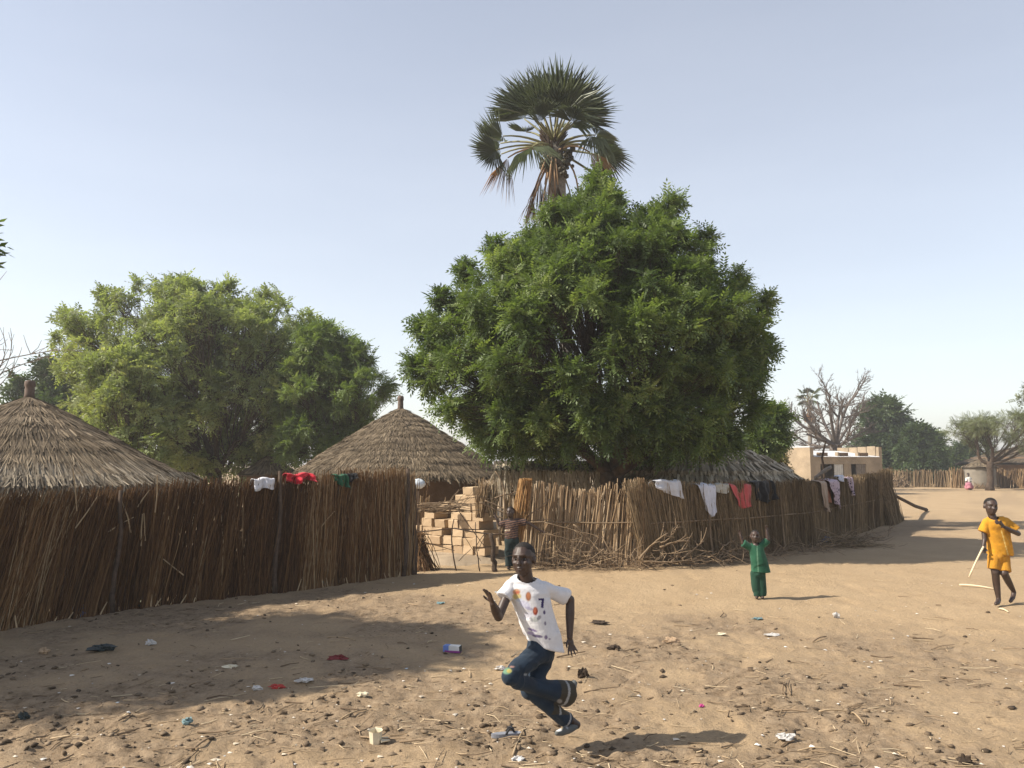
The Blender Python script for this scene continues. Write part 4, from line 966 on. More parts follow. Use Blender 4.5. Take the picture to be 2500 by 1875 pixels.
brush('brushwood_pile', 'forked pale dead branches lying by the corner of the side fence', [at(x, 1378, Y) for x, Y in ((1570, 13.1), (1640, 13.4), (1700, 13.7), (1760, 14.0), (1820, 14.3))], 330, 12, spread=.28, hgt=.28,
      big=[((1560, 1365, 13.0), (1632, 1300, 13.2), .022), ((1612, 1335, 13.1), (1683, 1320, 13.2), .018), ((1615, 1325, 13.1), (1655, 1283, 13.3), .014), ((1655, 1360, 13.2), (1675, 1325, 13.3), .014), ((1665, 1365, 13.2), (1718, 1320, 13.4), .018), ((1570, 1372, 12.95), (1700, 1365, 13.2), .016), ((1640, 1372, 13.0), (1725, 1378, 13.2), .014), ((1715, 1372, 13.4), (1790, 1368, 13.6), .016), ((1760, 1340, 14.1), (1840, 1360, 14.2), .02), ((1765, 1335, 14.1), (1815, 1310, 14.4), .014)])
brush('brushwood_pile', 'low brown brush and stalks along the middle of the side fence', [at(x, py, Y) for x, py, Y in ((1900, 1352, 15.1), (1960, 1340, 15.7), (2030, 1325, 16.7), (2090, 1308, 18.1))], 300, 13, spread=.35, hgt=.18, mat='stick', big=[((1990, 1290, 16.3), (2080, 1335, 16.3), .014), ((2010, 1335, 16.2), (2060, 1322, 16.4), .02), ((2130, 1300, 19.0), (2180, 1290, 19.4), .016)])
gh = np.random.default_rng(5); n = 500; hx = at(2055, 1322, 16.7)
p0 = np.stack((hx[0] + gh.normal(0, .4, n), hx[1] + gh.normal(0, .2, n), np.zeros(n)), 1); p0[:, 2] = .02 + .2 * np.exp(-((p0[:, 0] - hx[0]) / .4) ** 2) * gh.random(n)
d = unit(gh.normal(size=(n, 3)) * (1, .5, .2)); p1 = p0 + d * gh.uniform(.15, .4, (n, 1)); p1[:, 2] = np.maximum(p1[:, 2], .01)
solo('grass_heap', MB().canes(p0, p1, .005, .003, 3, .05), M['reed_dull'], 'low heap of dry grass beside the blue bag', 'grass heap', (hx[0], hx[1], 0), kind='thing')
p = gnd(1036, 1392); n = 260
p0 = np.stack((p[0] + gh.normal(0, .09, n), p[1] + gh.normal(0, .1, n), np.full(n, -.02)), 1); p1 = np.stack((p[0] - .12 + gh.normal(0, .07, n), p[1] + gh.normal(0, .06, n), .25 + .4 * gh.random(n)), 1)
solo('grass_heap', MB().canes(p0, p1, .008, .004, 4, .04), M['reed'], 'dark heap of grass leaning on the end of the left fence', 'grass heap', (p[0], p[1], 0), kind='thing')

# pole lying by the end of the side fence, leaning log
def log(name, label, pts, rads, mat='bark'):
    pts = np.array(pts); return solo(name, MB().tube(pts, rads, 9), M[mat], label, 'pole', (pts[0][0], pts[0][1], 0), True)
a, b_ = at(2168, 1202, 23.6), gnd(2262, 1248); b_[2] = .05
log('fallen_pole', 'long dark pole propped from the far end of the side fence to the ground', [a, a * .66 + b_ * .34 + (0, 0, -.02), a * .33 + b_ * .67 + (0, 0, -.05), b_], [.045, .05, .055, .06])
log('crooked_pole', 'crooked thin dark pole standing up in front of the building', [at(2012, 1220, 22.5) * (1, 1, 0), at(2012, 1150, 22.5), at(2007, 1118, 22.5), at(2011, 1098, 22.5), at(2016, 1077, 22.5)], [.035, .032, .03, .028, .022])
log('leaning_log', 'grey log leaning up from the side fence towards the doorway', [at(1985, 1260, 21.5) * (1, 1, 0), at(1993, 1165, 21.5), at(2018, 1146, 21.6), at(2028, 1141, 21.7)], [.06, .06, .055, .05], 'bark_pale')

# ------------------------------------------------------------------ flat-roofed building
al = R(22); f_ = np.array((math.cos(al), math.sin(al))); bk_ = np.array((-math.sin(al), math.cos(al))); co0 = np.array(((1975 - CX) * 42 / FPX, 42.0))
bl = thing('mud_building', (co0[0], co0[1], 0), 'flat mud building with two doorways and a tin roof behind the side fence', 'building')
def bpt(s, d_, z): q = co0 + f_ * s + bk_ * d_; return np.array((q[0], q[1], z))
def bbox(name, s0, s1, d0, d1, z0, z1, mat, parent=bl, jit=0.0, label=None):
    c = bpt((s0 + s1) / 2, (d0 + d1) / 2, (z0 + z1) / 2); return part(parent, name, MB().box(c, s1 - s0, d1 - d0, z1 - z0, al, jit), mat, label=label)
W = 4.95; mw = M['mudwall']
bbox('side_wall', 0, .22, 0.003, 3.0, -.05, 2.5, mw, label='sunlit left wall'); bbox('side_wall', W - .22, W, .003, 3.0, -.05, 2.56, mw); bbox('back_wall', .22, W - .22, 2.8, 3.0, -.05, 2.4, mw)
for s0, s1 in ((.22, .65), (2.25, 2.72), (3.8, W - .22)): bbox('front_wall', s0, s1, 0, .2, -.05, 2.0, mw)
for s0, s1 in ((.65, 2.25), (2.72, 3.8)): bbox('lintel', s0, s1, 0, .2, 1.64, 2.0, mw)
M['tin'] = plain('tin', (.55, .55, .55), .45, .15, 3); M['door_white'] = plain('door_white', (.5, .49, .45), .7, .15, 5); M['door_wood'] = plain('door_wood', (.17, .14, .11), .8, .3, 7); M['plastic_white'] = plain('plastic_white', (.55, .55, .54), .5, .06, 8)
for s0, s1, hinge, mt_ in ((.65, 2.25, 1.65, 'door_white'), (2.72, 3.8, 3.15, 'door_wood')):
    fr = bbox('door_frame', s0, s0 + .06, .03, .12, -.05, 1.637, M['door_wood'])
    dr_ = bbox('door_leaf', hinge, s1 - .01, .06, .1, .02, 1.63, M[mt_])
    for k in range(4):
        x_ = hinge + (s1 - hinge) * (k + .5) / 4; bbox('door_board', x_ - .045, x_ + .045, .047, .058, .05, 1.6, M[mt_], dr_)
# corrugated roof sheet sloping to the front
ns = 90; S_ = np.linspace(.2, W - .2, ns * 2); Dp = np.linspace(-.07, 2.85, 6)
Pg = np.array([[bpt(s_, d_, 2.03 + .12 * d_ + .022 * math.sin(s_ * 2 * math.pi / .09)) for s_ in S_] for d_ in Dp])
part(bl, 'roof_sheet', MB().grid(Pg), M['tin'], True)
for s_ in (.7, 2.1, 3.5): bbox('roof_block', s_, s_ + .55, .08, .3, 2.06, 2.24, M['mudwall_dark'])
for s_ in (2.0, 3.4): bbox('roof_block', s_ - .06, s_ + .06, .09, .29, 2.06, 2.26, mw)
bbox('parapet_cap', -.02, .24, .0, 3.0, 2.503, 2.57, M['tin'])
for k in range(4): bbox('parapet_slab', W - .26, W - .225, .2 + k * .65, .78 + k * .65, 2.1, 2.6 - .02 * k, M['mudwall'])

# ------------------------------------------------------------------ far fences and their things
def far_fence(label, pts, h, mat, seed, per=22, r=.03):
    q = Path(pts); o = thing('straw_fence', (*pts[0], 0), label, 'fence')
    part(o, 'reed_screen', reed_panel(q, 0, q.L, per, lambda u: h + 0 * u, lambda u: 3 * np.sin(u), seed, r, (-.06, 0, .06), .2), M[mat], kind='stuff'); return o
X = lambda px, Y: (px - CX) * Y / FPX
far_fence('far grey-brown grass fence below the dark trees', [(X(2172, 58), 58), (X(2240, 57), 57), (X(2318, 56), 56)], 1.15, 'reed_dull', 201)
far_fence('short ragged straw fence left of the grey hut', [(X(2312, 55), 55), (X(2362, 54.5), 54.5)], 1.3, 'reed_pale', 202, 16)
far_fence('golden straw fence right of the acacia trunk', [(X(2425, 55), 55), (X(2480, 54), 54), (X(2620, 52), 52)], 1.25, 'reed_pale', 203)
gq = np.random.default_rng(8)
def heap(label, px, py, w, h, mat, seed, name='brush_heap', n=260):
    g = np.random.default_rng(seed); c = gnd(px, py); t = g.random(n) * 6.28; q = np.sqrt(g.random(n)) * w
    p0 = np.stack((c[0] + q * np.cos(t), c[1] + q * np.sin(t) * .6, h * (1 - (q / w) ** 2) * g.random(n)), 1); p1 = p0 + unit(g.normal(size=(n, 3)) + (0, 0, .4)) * g.uniform(.15, .5, (n, 1))
    p1[:, 2] = np.maximum(p1[:, 2], .02); return solo(name, MB().canes(p0, p1, .03, .012, 4, .05), M[mat], label, 'heap', c, kind='thing')
heap('dark brush heap at the left end of the far grey fence', 2188, 1190, 1.0, .9, 'stick', 5)
heap('low pile of firewood at the foot of the grey hut', 2402, 1193, .7, .2, 'stick', 6)

# ------------------------------------------------------------------ washing on the fences
def fabric(name, col, var=.12, weave=True, rough=.9):
    m, nt, b = newmat(name); co = coord(nt); f = noise(nt, co, 5, 4)
    nt.links.new(ramp(nt, f, [(.3, tuple(c * (1 - var) for c in col)), (.7, tuple(min(1, c * (1 + var)) for c in col))]), b.inputs['Base Color'])
    b.inputs['Roughness'].default_value = rough; b.inputs['Specular IOR Level'].default_value = .15
    b.inputs['Sheen Weight'].default_value = .15
    bump(nt, b, noise(nt, co, 60, 3), .004); return m
M['c_white'] = fabric('c_white', (.55, .55, .58)); M['c_grey'] = fabric('c_grey', (.47, .48, .52)); M['c_bluewhite'] = fabric('c_bluewhite', (.5, .52, .6)); M['c_beige'] = fabric('c_beige', (.36, .35, .31))
M['c_red'] = fabric('c_red', (.42, .08, .08)); M['c_crimson'] = fabric('c_crimson', (.5, .025, .04)); M['c_black'] = fabric('c_black', (.012, .012, .014)); M['c_green'] = fabric('c_green', (.02, .09, .045)); M['c_tan'] = fabric('c_tan', (.33, .25, .19)); M['c_rust'] = fabric('c_rust', (.25, .1, .05))
m, nt, b = newmat('c_spotted'); vo = nt.nodes.new('ShaderNodeTexVoronoi'); vo.inputs['Scale'].default_value = 14; nt.links.new(coord(nt), vo.inputs['Vector'])
nt.links.new(ramp(nt, vo.outputs['Distance'], [(.28, (.03, .02, .05)), (.34, (.42, .33, .38))]), b.inputs['Base Color']); b.inputs['Roughness'].default_value = .9; M['c_spotted'] = m
def cloth(label, path, hf, px_l, px_r, drop, mat, seed, back=.12, skew=0.0, cat='cloth', name='hanging_cloth', off=.1, bottom=None, zoff=.0, fold=.02, notch=0.0):
    """cloth over a fence top. drop: list of front lengths across; bottom: px range of the lower hem (left, right)"""
    g = np.random.default_rng(seed); u0, u1 = path.u_px(px_l), path.u_px(px_r); nc, nr = 26, 22
    s = np.linspace(0, 1, nc); Ls = np.interp(s, np.linspace(0, 1, len(drop)), drop)
    b0, b1 = (path.u_px(bottom[0]), path.u_px(bottom[1])) if bottom else (u0, u1)
    Pg = np.zeros((nr, nc, 3)); ph_ = g.random(4) * 6
    for r_ in range(nr):
        t = r_ / (nr - 1)
        if t < .25: v = -(1 - t / .25) * back; fr = 0.0
        else: v = (t - .25) / .75; fr = v
        u = (u0 + (u1 - u0) * s) * (1 - fr) + (b0 + (b1 - b0) * s) * fr
        p, tn = path.at(u); n2 = np.stack((tn[:, 1], -tn[:, 0]), 1); h = hf(u) + .035 + zoff + .012 * np.sin(s * 9 + ph_[0]) - notch * np.exp(-((s - .5) / .14) ** 2) * (1 - max(v, 0))
        arch = off if v >= .06 else off * (v / .06 if v > -0.03 else -.6) if v > -.03 else -off * .8
        if v < 0: z = h + v
        else: z = h - v * Ls
        amp = fold * (.3 + abs(v)) ; o_ = arch + amp * np.sin(s * 11 + ph_[1] + 1.5 * v) + amp * .7 * np.sin(s * 23 + ph_[2]) + .4 * amp * np.sin(v * 9 + s * 5)
        Pg[r_] = np.concatenate((p + n2 * np.asarray(o_)[:, None] if np.ndim(o_) else p + n2 * o_, np.broadcast_to(z, (nc,))[:, None]), 1)
    o = solo(name, MB().grid(Pg), M[mat], label, cat, (Pg[5, nc // 2, 0], Pg[5, nc // 2, 1], Pg[:, :, 2].min()), True)
    md = o.modifiers.new('thick', 'SOLIDIFY'); md.thickness = .006; return o
grp = None
cloth('white cloth folded over the top of the left fence', LP, lf_h, 612, 663, [.16, .14, .15], 'c_white', 1, cat='cloth')
cloth('bright red patterned cloth bunched on the left fence top', LP, lf_h, 692, 756, [.1, .13, .08, .12], 'c_crimson', 2, zoff=.04, fold=.045)
cloth('dark green cloth drooping over the left fence top', LP, lf_h, 808, 838, [.08, .16, .2], 'c_green', 3, fold=.03)
cloth('black cloth bunched next to the green one on the left fence', LP, lf_h, 836, 860, [.16, .1, .06], 'c_black', 4, fold=.03)
cloth('grey-white shirt spread slanting over the side fence near the corner', RP, rf_h, 1592, 1650, [.12, .22, .26, .33], 'c_grey', 5, zoff=.05, bottom=(1590, 1660))
cloth('pale blue-white trousers hanging to a narrow end on the side fence', RP, rf_h, 1690, 1735, [.38, .55, .6, .5], 'c_bluewhite', 6, bottom=(1712, 1733))
cloth('small beige cloth between the white trousers and the red shorts', RP, rf_h, 1736, 1768, [.14, .19, .16], 'c_beige', 7)
cloth('coral red shorts hanging with legs spread on the side fence', RP, rf_h, 1768, 1823, [.34, .45, .46, .42], 'c_red', 8, bottom=(1786, 1822), cat='shorts', notch=.17)
cloth('black garment draped over the side fence next to the red shorts', RP, rf_h, 1828, 1875, [.34, .42, .36], 'c_black', 9, bottom=(1836, 1877), zoff=.03, fold=.04)
cloth('tan strip of cloth hanging left of the spotted cloth', RP, rf_h, 1983, 1998, [.5, .62, .7], 'c_tan', 10, bottom=(1990, 2000), off=.16)
cloth('rust brown cloth hanging under the spotted cloth', RP, rf_h, 1995, 2010, [.45, .5, .5], 'c_rust', 11, bottom=(1998, 2010), off=.12)
cloth('mauve cloth with dark spots hanging over the side fence', RP, rf_h, 1998, 2028, [.35, .55, .66], 'c_spotted', 12, bottom=(2008, 2030), off=.19)
cloth('small pale blue cloth on the side fence right of the spotted one', RP, rf_h, 2037, 2049, [.1, .14], 'c_bluewhite', 13, zoff=.05)
cloth('thin white and dark cloth hanging near the far end of the side fence', RP, rf_h, 2056, 2070, [.2, .42, .45], 'c_spotted', 14, bottom=(2063, 2070))

# ------------------------------------------------------------------ litter
def crumple(name, label, px, py, w, h, mat, seed, cat='litter', flat=.5, res=9):
    g = np.random.default_rng(seed); c = gnd(px, py); u_, v_ = np.meshgrid(np.linspace(0.02, math.pi - .02, res), np.linspace(0, 2 * math.pi, res * 2 + 1)[:-1], indexing='ij')
    r_ = 1 + .5 * vnoise(u_ * 2.2 + seed, v_ * 1.3, seed) + .18 * g.normal(size=u_.shape)
    Pg = np.stack((w / 2 * r_ * np.sin(u_) * np.cos(v_), w * .33 * r_ * np.sin(u_) * np.sin(v_), h / 2 * (1 + r_ * np.cos(u_))), -1)
    Pg[..., 2] = np.maximum(Pg[..., 2], .002); c = c + (0, 0, ground_h(np.array(c[0]), np.array(c[1])))
    return solo(name, MB().grid(Pg + c, closed=True), mat if not isinstance(mat, str) else M[mat], label, cat, c, False)
M['bag_blue'] = plain('bag_blue', (.035, .08, .2), .45, .4, 20); M['bag_white'] = plain('bag_white', (.5, .48, .45), .5, .15, 18); M['bag_green'] = plain('bag_green', (.4, .42, .28), .6, .3, 18); M['bag_teal'] = plain('bag_teal', (.16, .25, .26), .5, .4, 20); M['bag_dark'] = plain('bag_dark', (.02, .03, .03), .5, .4, 20); M['rag_red'] = plain('rag_red', (.4, .05, .04), .9, .3, 15); M['rag_darkred'] = plain('rag_darkred', (.16, .025, .025), .9, .3, 15); M['cardboard'] = plain('cardboard', (.62, .55, .4), .8, .12, 10); M['pink'] = plain('pink', (.5, .07, .25), .7, .2, 10); M['dung'] = plain('dung', (.05, .035, .024), .95, .4, 20); M['bone'] = plain('bone', (.38, .27, .17), .9, .3, 15)
CR = [('plastic_bag', 'blue plastic bag lying at the foot of the left fence', 185, 1505, .22, .14, 'bag_blue'), ('plastic_bag', 'pale green torn sack against the left fence', 362, 1472, .32, .09, 'bag_green'), ('plastic_bag', 'dark wet-looking bag beside the pale green sack', 322, 1483, .17, .08, 'bag_dark'),
      ('plastic_bag', 'greyish plastic bag under the middle of the left fence', 775, 1432, .2, .1, 'bag_teal'), ('plastic_bag', 'white plastic bag in the shade near the end of the left fence', 930, 1396, .14, .16, 'bag_white'), ('plastic_bag', 'crumpled white bag at the last post of the left fence', 995, 1397, .2, .1, 'bag_white'),
      ('plastic_scrap', 'white crumpled scrap in the tree shade at left', 366, 1578, .085, .05, 'bag_white'), ('plastic_bag', 'flattened dark green bag in the tree shade', 245, 1590, .22, .05, 'bag_dark'), ('plastic_scrap', 'grey-brown lump in the shade far left', 107, 1596, .09, .05, 'bone'),
      ('red_rag', 'bright red rag on the sand left of centre', 676, 1680, .1, .03, 'rag_red'), ('red_rag', 'dark red strip of rag in the edge of the tree shade', 826, 1600, .16, .03, 'rag_darkred'), ('plastic_scrap', 'white scrap next to the bright red rag', 627, 1687, .07, .03, 'bag_white'), ('plastic_scrap', 'thin white paper curl right of the bright red rag', 742, 1665, .11, .03, 'bag_white'),
      ('bottle_cap', 'small blue-grey crushed can in the lower left', 457, 1777, .065, .04, 'bag_teal'), ('plastic_scrap', 'dark greenish clod at the lower left edge', 58, 1755, .07, .04, 'bag_dark'), ('plastic_bag', 'white crumpled bag on clean sand at right', 2042, 1508, .07, .06, 'bag_white'),
      ('plastic_scrap', 'shiny white wrapper in the lower right', 1918, 1805, .1, .03, 'bag_white'), ('dung_lump', 'black lump at the bottom right corner', 2355, 1864, .07, .05, 'dung'), ('dung_lump', 'round black dung lump right of the running boy', 1423, 1657, .085, .07, 'dung'), ('dung_lump', 'dark dung beside the straw right of the hanging hand', 1500, 1592, .1, .05, 'dung'),
      ('old_bone', 'tan bone-like piece in the middle right of the sand', 1640, 1570, .14, .05, 'bone'), ('plastic_bag', 'blue plastic bag at the foot of the side fence', 2022, 1332, .28, .16, 'bag_blue'), ('plastic_scrap', 'light teal scrap on clean sand right of centre', 1850, 1511, .1, .02, 'bag_teal'), ('plastic_scrap', 'tiny pink scrap in the right foreground', 1713, 1723, .035, .02, 'pink'),
      ('dung_lump', 'flat dark dung patch near the fence shade right of the boy', 1465, 1523, .16, .03, 'dung'), ('paper_scrap', 'white flattened paper strip in the right middle ground', 1886, 1550, .13, .02, 'bag_white'), ('paper_scrap', 'pale torn paper left of the white paper strip', 1760, 1550, .1, .02, 'cardboard'), ('plastic_scrap', 'white foam bits beside the running knee', 1222, 1634, .075, .03, 'bag_white'),
      ('plastic_scrap', 'white bit at the bottom edge below the shoe', 1262, 1860, .07, .02, 'bag_white'), ('plastic_scrap', 'light blue scrap in the middle distance left of the boy', 1075, 1474, .1, .02, 'bag_teal'), ('plastic_bag', 'white bag by the far grey fence', 2297, 1183, .5, .2, 'bag_white'), ('paper_scrap', 'pale grey flat paper by the shade at left', 560, 1632, .12, .02, 'cardboard'), ('paper_scrap', 'small cream scrap in the lower left foreground', 885, 1708, .08, .03, 'cardboard')]
for k, (nm, lb, px, py, w_, h_, mt_) in enumerate(CR): crumple(nm, lb, px, py, w_, h_, mt_, 900 + k)
def on_g(px, py, dz=0.0): c = gnd(px, py); c[2] = float(ground_h(np.array(c[0]), np.array(c[1]))) + dz; return c
# carton
M['p_blue'] = plain('p_blue', (.12, .2, .5), .5, .1, 8); M['p_purple'] = plain('p_purple', (.22, .04, .2), .5, .1, 8)
c = on_g(1104, 1590, .03); bx = thing('milk_carton', c - (0, 0, .03), 'small blue, white and purple carton lying left of the running boy', 'carton')
part(bx, 'carton_body', MB().box(c, .15, .075, .055, R(-12), .004), M['plastic_white']); part(bx, 'blue_end', MB().box(c + (-.048, .011, 0.0), .052, .078, .058, R(-12)), M['p_blue']); part(bx, 'purple_band', MB().box(c + (.01, -.004, -.02), .14, .079, .018, R(-12)), M['p_purple'])
part(bx, 'dark_end', MB().box(c + (.073, -.016, 0), .012, .07, .05, R(-12)), M['bag_dark'])
# paper cup
c = on_g(917, 1812); cup = thing('paper_cup', c, 'crushed cream paper cup on the sand in the lower middle', 'cup')
part(cup, 'cup_wall', MB().lathe([(.038, .0), (.04, .012), (.047, .07), (.05, .075), (.046, .072), (.037, .012), (.001, .01)], c, 7, wob=.25), M['cardboard']); part(cup, 'torn_flap', MB().box(c + (.055, .0, .02), .05, .06, .006, .4, .01), M['cardboard'])
# sandal
c = on_g(1236, 1798); sd = thing('flip_flop', c, 'grey rubber sandal with a black strap left of the running shoe', 'sandal')
th = np.linspace(0, 2 * math.pi, 25)[:-1]; ox, oy = .095 * np.cos(th), (.034 + .008 * np.cos(th)) * np.sin(th) * (1 - .25 * np.exp(-((np.cos(th)) / .4) ** 2))
def slab(ox, oy, z0, z1, c, rz):
    n = len(ox); cs, sn = math.cos(rz), math.sin(rz); xy = np.stack((ox * cs - oy * sn, ox * sn + oy * cs), 1); v = np.concatenate([np.concatenate((xy, np.full((n, 1), z)), 1) for z in (z0, z1)] + [[(0, 0, z0), (0, 0, z1)]]) + c
    i = np.arange(n); j = (i + 1) % n; return MB().add(v, np.concatenate((np.stack((j, i, np.full(n, 2 * n)), 1), np.stack((n + i, n + j, np.full(n, 2 * n + 1)), 1))), np.stack((i, j, n + j, n + i), 1))
M['rubber'] = plain('rubber', (.22, .23, .26), .7, .2, 12); M['rubber_black'] = plain('rubber_black', (.02, .02, .022), .6, .2, 12)
part(sd, 'sole', slab(ox, oy, .004, .028, c, R(10)), M['rubber'])
for sg in (-1, 1): part(sd, 'strap', MB().tube(curve(c + (.05, .008, .03), c + (-.0, .03 * sg + .0, .026), (0, .006 * sg, .03), 7), .007, 6), M['rubber_black'], True)
# single stalks one can pick out
def stalk(label, px0, py0, px1, py1, r, mat='straw', name='dry_stalk'):
    a, b_ = on_g(px0, py0, r * 1.2), on_g(px1, py1, r * 1.2); c = curve(a, b_, (0, .01, .012), 6)
    return solo(name, MB().tube(c, np.linspace(r, r * .7, 6), 6), M[mat], label, 'stalk', a, True)
M['pale_stick'] = plain('pale_stick', (.66, .54, .36), .7, .1, 8)
stalk('pale peeled stick lying on the sand beside the yellow-clad boy', 2343, 1431, 2426, 1440, .013, 'pale_stick', 'peeled_stick')
stalk('curved pale stalk lying next to the sandal', 1252, 1850, 1282, 1778, .007); stalk('long pale stalk in the tree shade', 800, 1552, 868, 1565, .007); stalk('thin pale stalk at lower left of the cup', 833, 1765, 895, 1742, .006); stalk('dark twig in the lower left foreground', 468, 1838, 520, 1813, .007, 'stick'); stalk('bent pale stalk in the right foreground', 2000, 1745, 2080, 1745, .007); stalk('second part of the bent pale stalk at right', 2080, 1745, 2108, 1770, .007); stalk('long brown twig running right below the cup', 975, 1818, 1180, 1822, .006, 'stick'); stalk('pale stalk in front of the yellow-clad boy', 2440, 1488, 2462, 1495, .01, 'pale_stick'); stalk('thin brown twig in right middle ground', 1985, 1570, 2018, 1562, .007, 'stick')

# ------------------------------------------------------------------ people
def fuse(mb, voxel, smooth=3):
    """union of closed shapes into one continuous skin; returns verts, tris/quads as a mesh datablock"""
    o = bpy.data.objects.new('tmp', mb.mesh('tmp')); C.objects.link(o)
    m = o.modifiers.new('r', 'REMESH'); m.mode = 'VOXEL'; m.voxel_size = voxel; m.adaptivity = 0
    s = o.modifiers.new('s', 'SMOOTH'); s.factor = .5; s.iterations = smooth
    dg = bpy.context.evaluated_depsgraph_get(); dg.update()
    me = bpy.data.meshes.new_from_object(o.evaluated_get(dg), depsgraph=dg)
    bpy.data.objects.remove(o); return me
def mv(me):
    v = np.empty(len(me.vertices) * 3, np.float32); me.vertices.foreach_get('co', v); return v.reshape(-1, 3).astype(float)
def mn(me):
    v = np.empty(len(me.vertices) * 3, np.float32); me.vertices.foreach_get('normal', v); return v.reshape(-1, 3).astype(float)
SU, SV = np.meshgrid(np.linspace(0, math.pi, 9), np.linspace(0, 2 * math.pi, 15)[:-1], indexing='ij')
SPH = np.stack((np.sin(SU) * np.cos(SV), np.sin(SU) * np.sin(SV), np.cos(SU)), -1)
def ell(mb, c, r, A=None):
    P = SPH * np.asarray(r, float)
    if A is not None: P = P @ np.asarray(A, float)      # rows of A = axes
    return mb.grid(P + np.asarray(c, float), closed=True)
def limb(mb, pts, rad, flat=(False, False)):
    pts = [np.asarray(p, float) for p in pts]
    for k in range(len(pts) - 1):
        mb.tube([pts[k], pts[k + 1]], [rad[k], rad[k + 1]], 14)
    for k, p in enumerate(pts):
        if (k == 0 and flat[0]) or (k == len(pts) - 1 and flat[1]): continue
        ell(mb, p, (rad[k],) * 3)
def loft(mb, rings, n=28):
    """rings of (centre, half-width vector, half-depth vector), closed at both ends"""
    a = np.arange(n) * 2 * math.pi / n
    P = np.array([c + np.cos(a)[:, None] * x + np.sin(a)[:, None] * y for c, x, y in rings]); m = len(rings); i = np.arange(n); j = (i + 1) % n
    mb.grid(P, closed=True)
    for k in (0, m - 1): mb.add(np.concatenate((P[k], [rings[k][0]])), np.stack((i, j, np.full(n, n)), 1))
def head_axes(yaw, pitch=0.0, roll=0.0):
    """rows: right-hand side of the picture, forward (face), up"""
    A = np.array(Matrix.Rotation(yaw, 3, 'Z') @ Matrix.Rotation(pitch, 3, 'X') @ Matrix.Rotation(roll, 3, 'Y'))
    return np.stack((A @ (1, 0, 0), A @ (0, -1, 0), A @ (0, 0, 1)))
def head(mb, c, s, A):
    def L(x, f, u): return np.asarray(c) + s * (A[0] * x + A[1] * f + A[2] * u)
    e = lambda p, r: ell(mb, L(*p), np.array(r) * s, A)
    e((0, -.012, .022), (.073, .092, .083)); e((0, .022, -.028), (.065, .062, .070)); e((0, .043, -.074), (.040, .034, .028)); e((0, .03, -.052), (.057, .048, .042))
    e((0, .082, .006), (.010, .012, .026)); e((0, .092, -.018), (.0165, .0145, .012)); e((0, .076, -.047), (.0245, .0125, .0075)); e((0, .074, -.058), (.022, .0125, .0085)); e((0, .066, .034), (.045, .018, .014))
    for q in (-1, 1): e((q * .074, -.008, -.012), (.010, .020, .029)); e((q * .036, .058, -.018), (.02, .018, .018))
    return L
def dent_face(V, c, s, A):
    loc = (V - np.asarray(c)) @ A.T / s
    for q in (-1, 1):
        d2 = ((loc[:, 0] - q * .03) / .016) ** 2 + ((loc[:, 2] - .008) / .0105) ** 2
        w = np.exp(-d2) * (loc[:, 1] > .02); V = V - (A[1] * (w * .012 * s)[:, None])
    w = np.exp(-(((loc[:, 2] + .0525) / .0025) ** 2) - (loc[:, 0] / .022) ** 2) * (loc[:, 1] > .05); V = V - A[1] * (w * .006 * s)[:, None]
    return V
def hand(mb, w, d, n, s, curl=.3, spread=.18, flip=1, grip=0.0):
    """w wrist, d hand direction, n palm normal, s hand length (m)"""
    d = unit(d); n = unit(n - d * np.dot(n, d)); x = np.cross(d, n) * flip; k = s / .145
    ell(mb, w + d * .035 * k, np.array((.026, .04, .0125)) * k, np.stack((x, d, n)))
    ell(mb, w + d * .005 * k, np.array((.019, .022, .015)) * k, np.stack((x, d, n)))
    for i, (off, L) in enumerate(((-.021, .055), (-.007, .066), (.007, .061), (.021, .046))):
        p = w + d * .062 * k + x * off * k; a = (i - 1.5) * spread; dd = unit(d * math.cos(a) + x * math.sin(a)); pts = [p]; cu = 0
        for j, f in enumerate((.45, .32, .23)):
            cu += curl * (.6 + .4 * j) + grip; q = unit(dd * math.cos(cu) + n * math.sin(cu)); pts.append(pts[-1] + q * L * f * k)
        limb(mb, pts, np.array((.0082, .0075, .0068, .0058)) * k)
    p = w + d * .022 * k - x * .02 * k; q = unit(d * .62 - x * .75 + n * .3); r = unit(d * .9 - x * .25 + n * (.3 + grip))
    limb(mb, [p, p + q * .028 * k, p + q * .028 * k + r * .026 * k], np.array((.0105, .009, .007)) * k)
def skinmat(name, col):
    m, nt, b = newmat(name); f = noise(nt, coord(nt), 22, 4)
    nt.links.new(ramp(nt, f, [(.3, tuple(c * .8 for c in col)), (.7, tuple(c * 1.2 for c in col))]), b.inputs['Base Color'])
    b.inputs['Roughness'].default_value = .5; b.inputs['Specular IOR Level'].default_value = .5; return m
M['skin'] = skinmat('skin', (.05, .03, .022)); M['hair'] = plain('hair', (.014, .011, .009), .75, .3, 60, .002); M['eye_white'] = plain('eye_white', (.16, .14, .125), .35, .1); M['iris'] = plain('iris', (.01, .006, .004), .2, .1); M['lip'] = skinmat('lip', (.085, .045, .04))
def vcol_mat(name, rough=.85, fine=.12):
    m, nt, b = newmat(name); c = attr(nt, 'tint', 'Color'); g = noise(nt, coord(nt), 40, 4); gg = ramp(nt, g, [(.3, (1 - fine,) * 3), (.7, (1, 1, 1))])
    nt.links.new(mix(nt, 1.0, c, gg, 'MULTIPLY'), b.inputs['Base Color']); b.inputs['Roughness'].default_value = rough; b.inputs['Specular IOR Level'].default_value = .2; b.inputs['Sheen Weight'].default_value = .1
    bump(nt, b, noise(nt, coord(nt), 90, 2), .002); return m
M['tinted'] = vcol_mat('tinted_cloth')
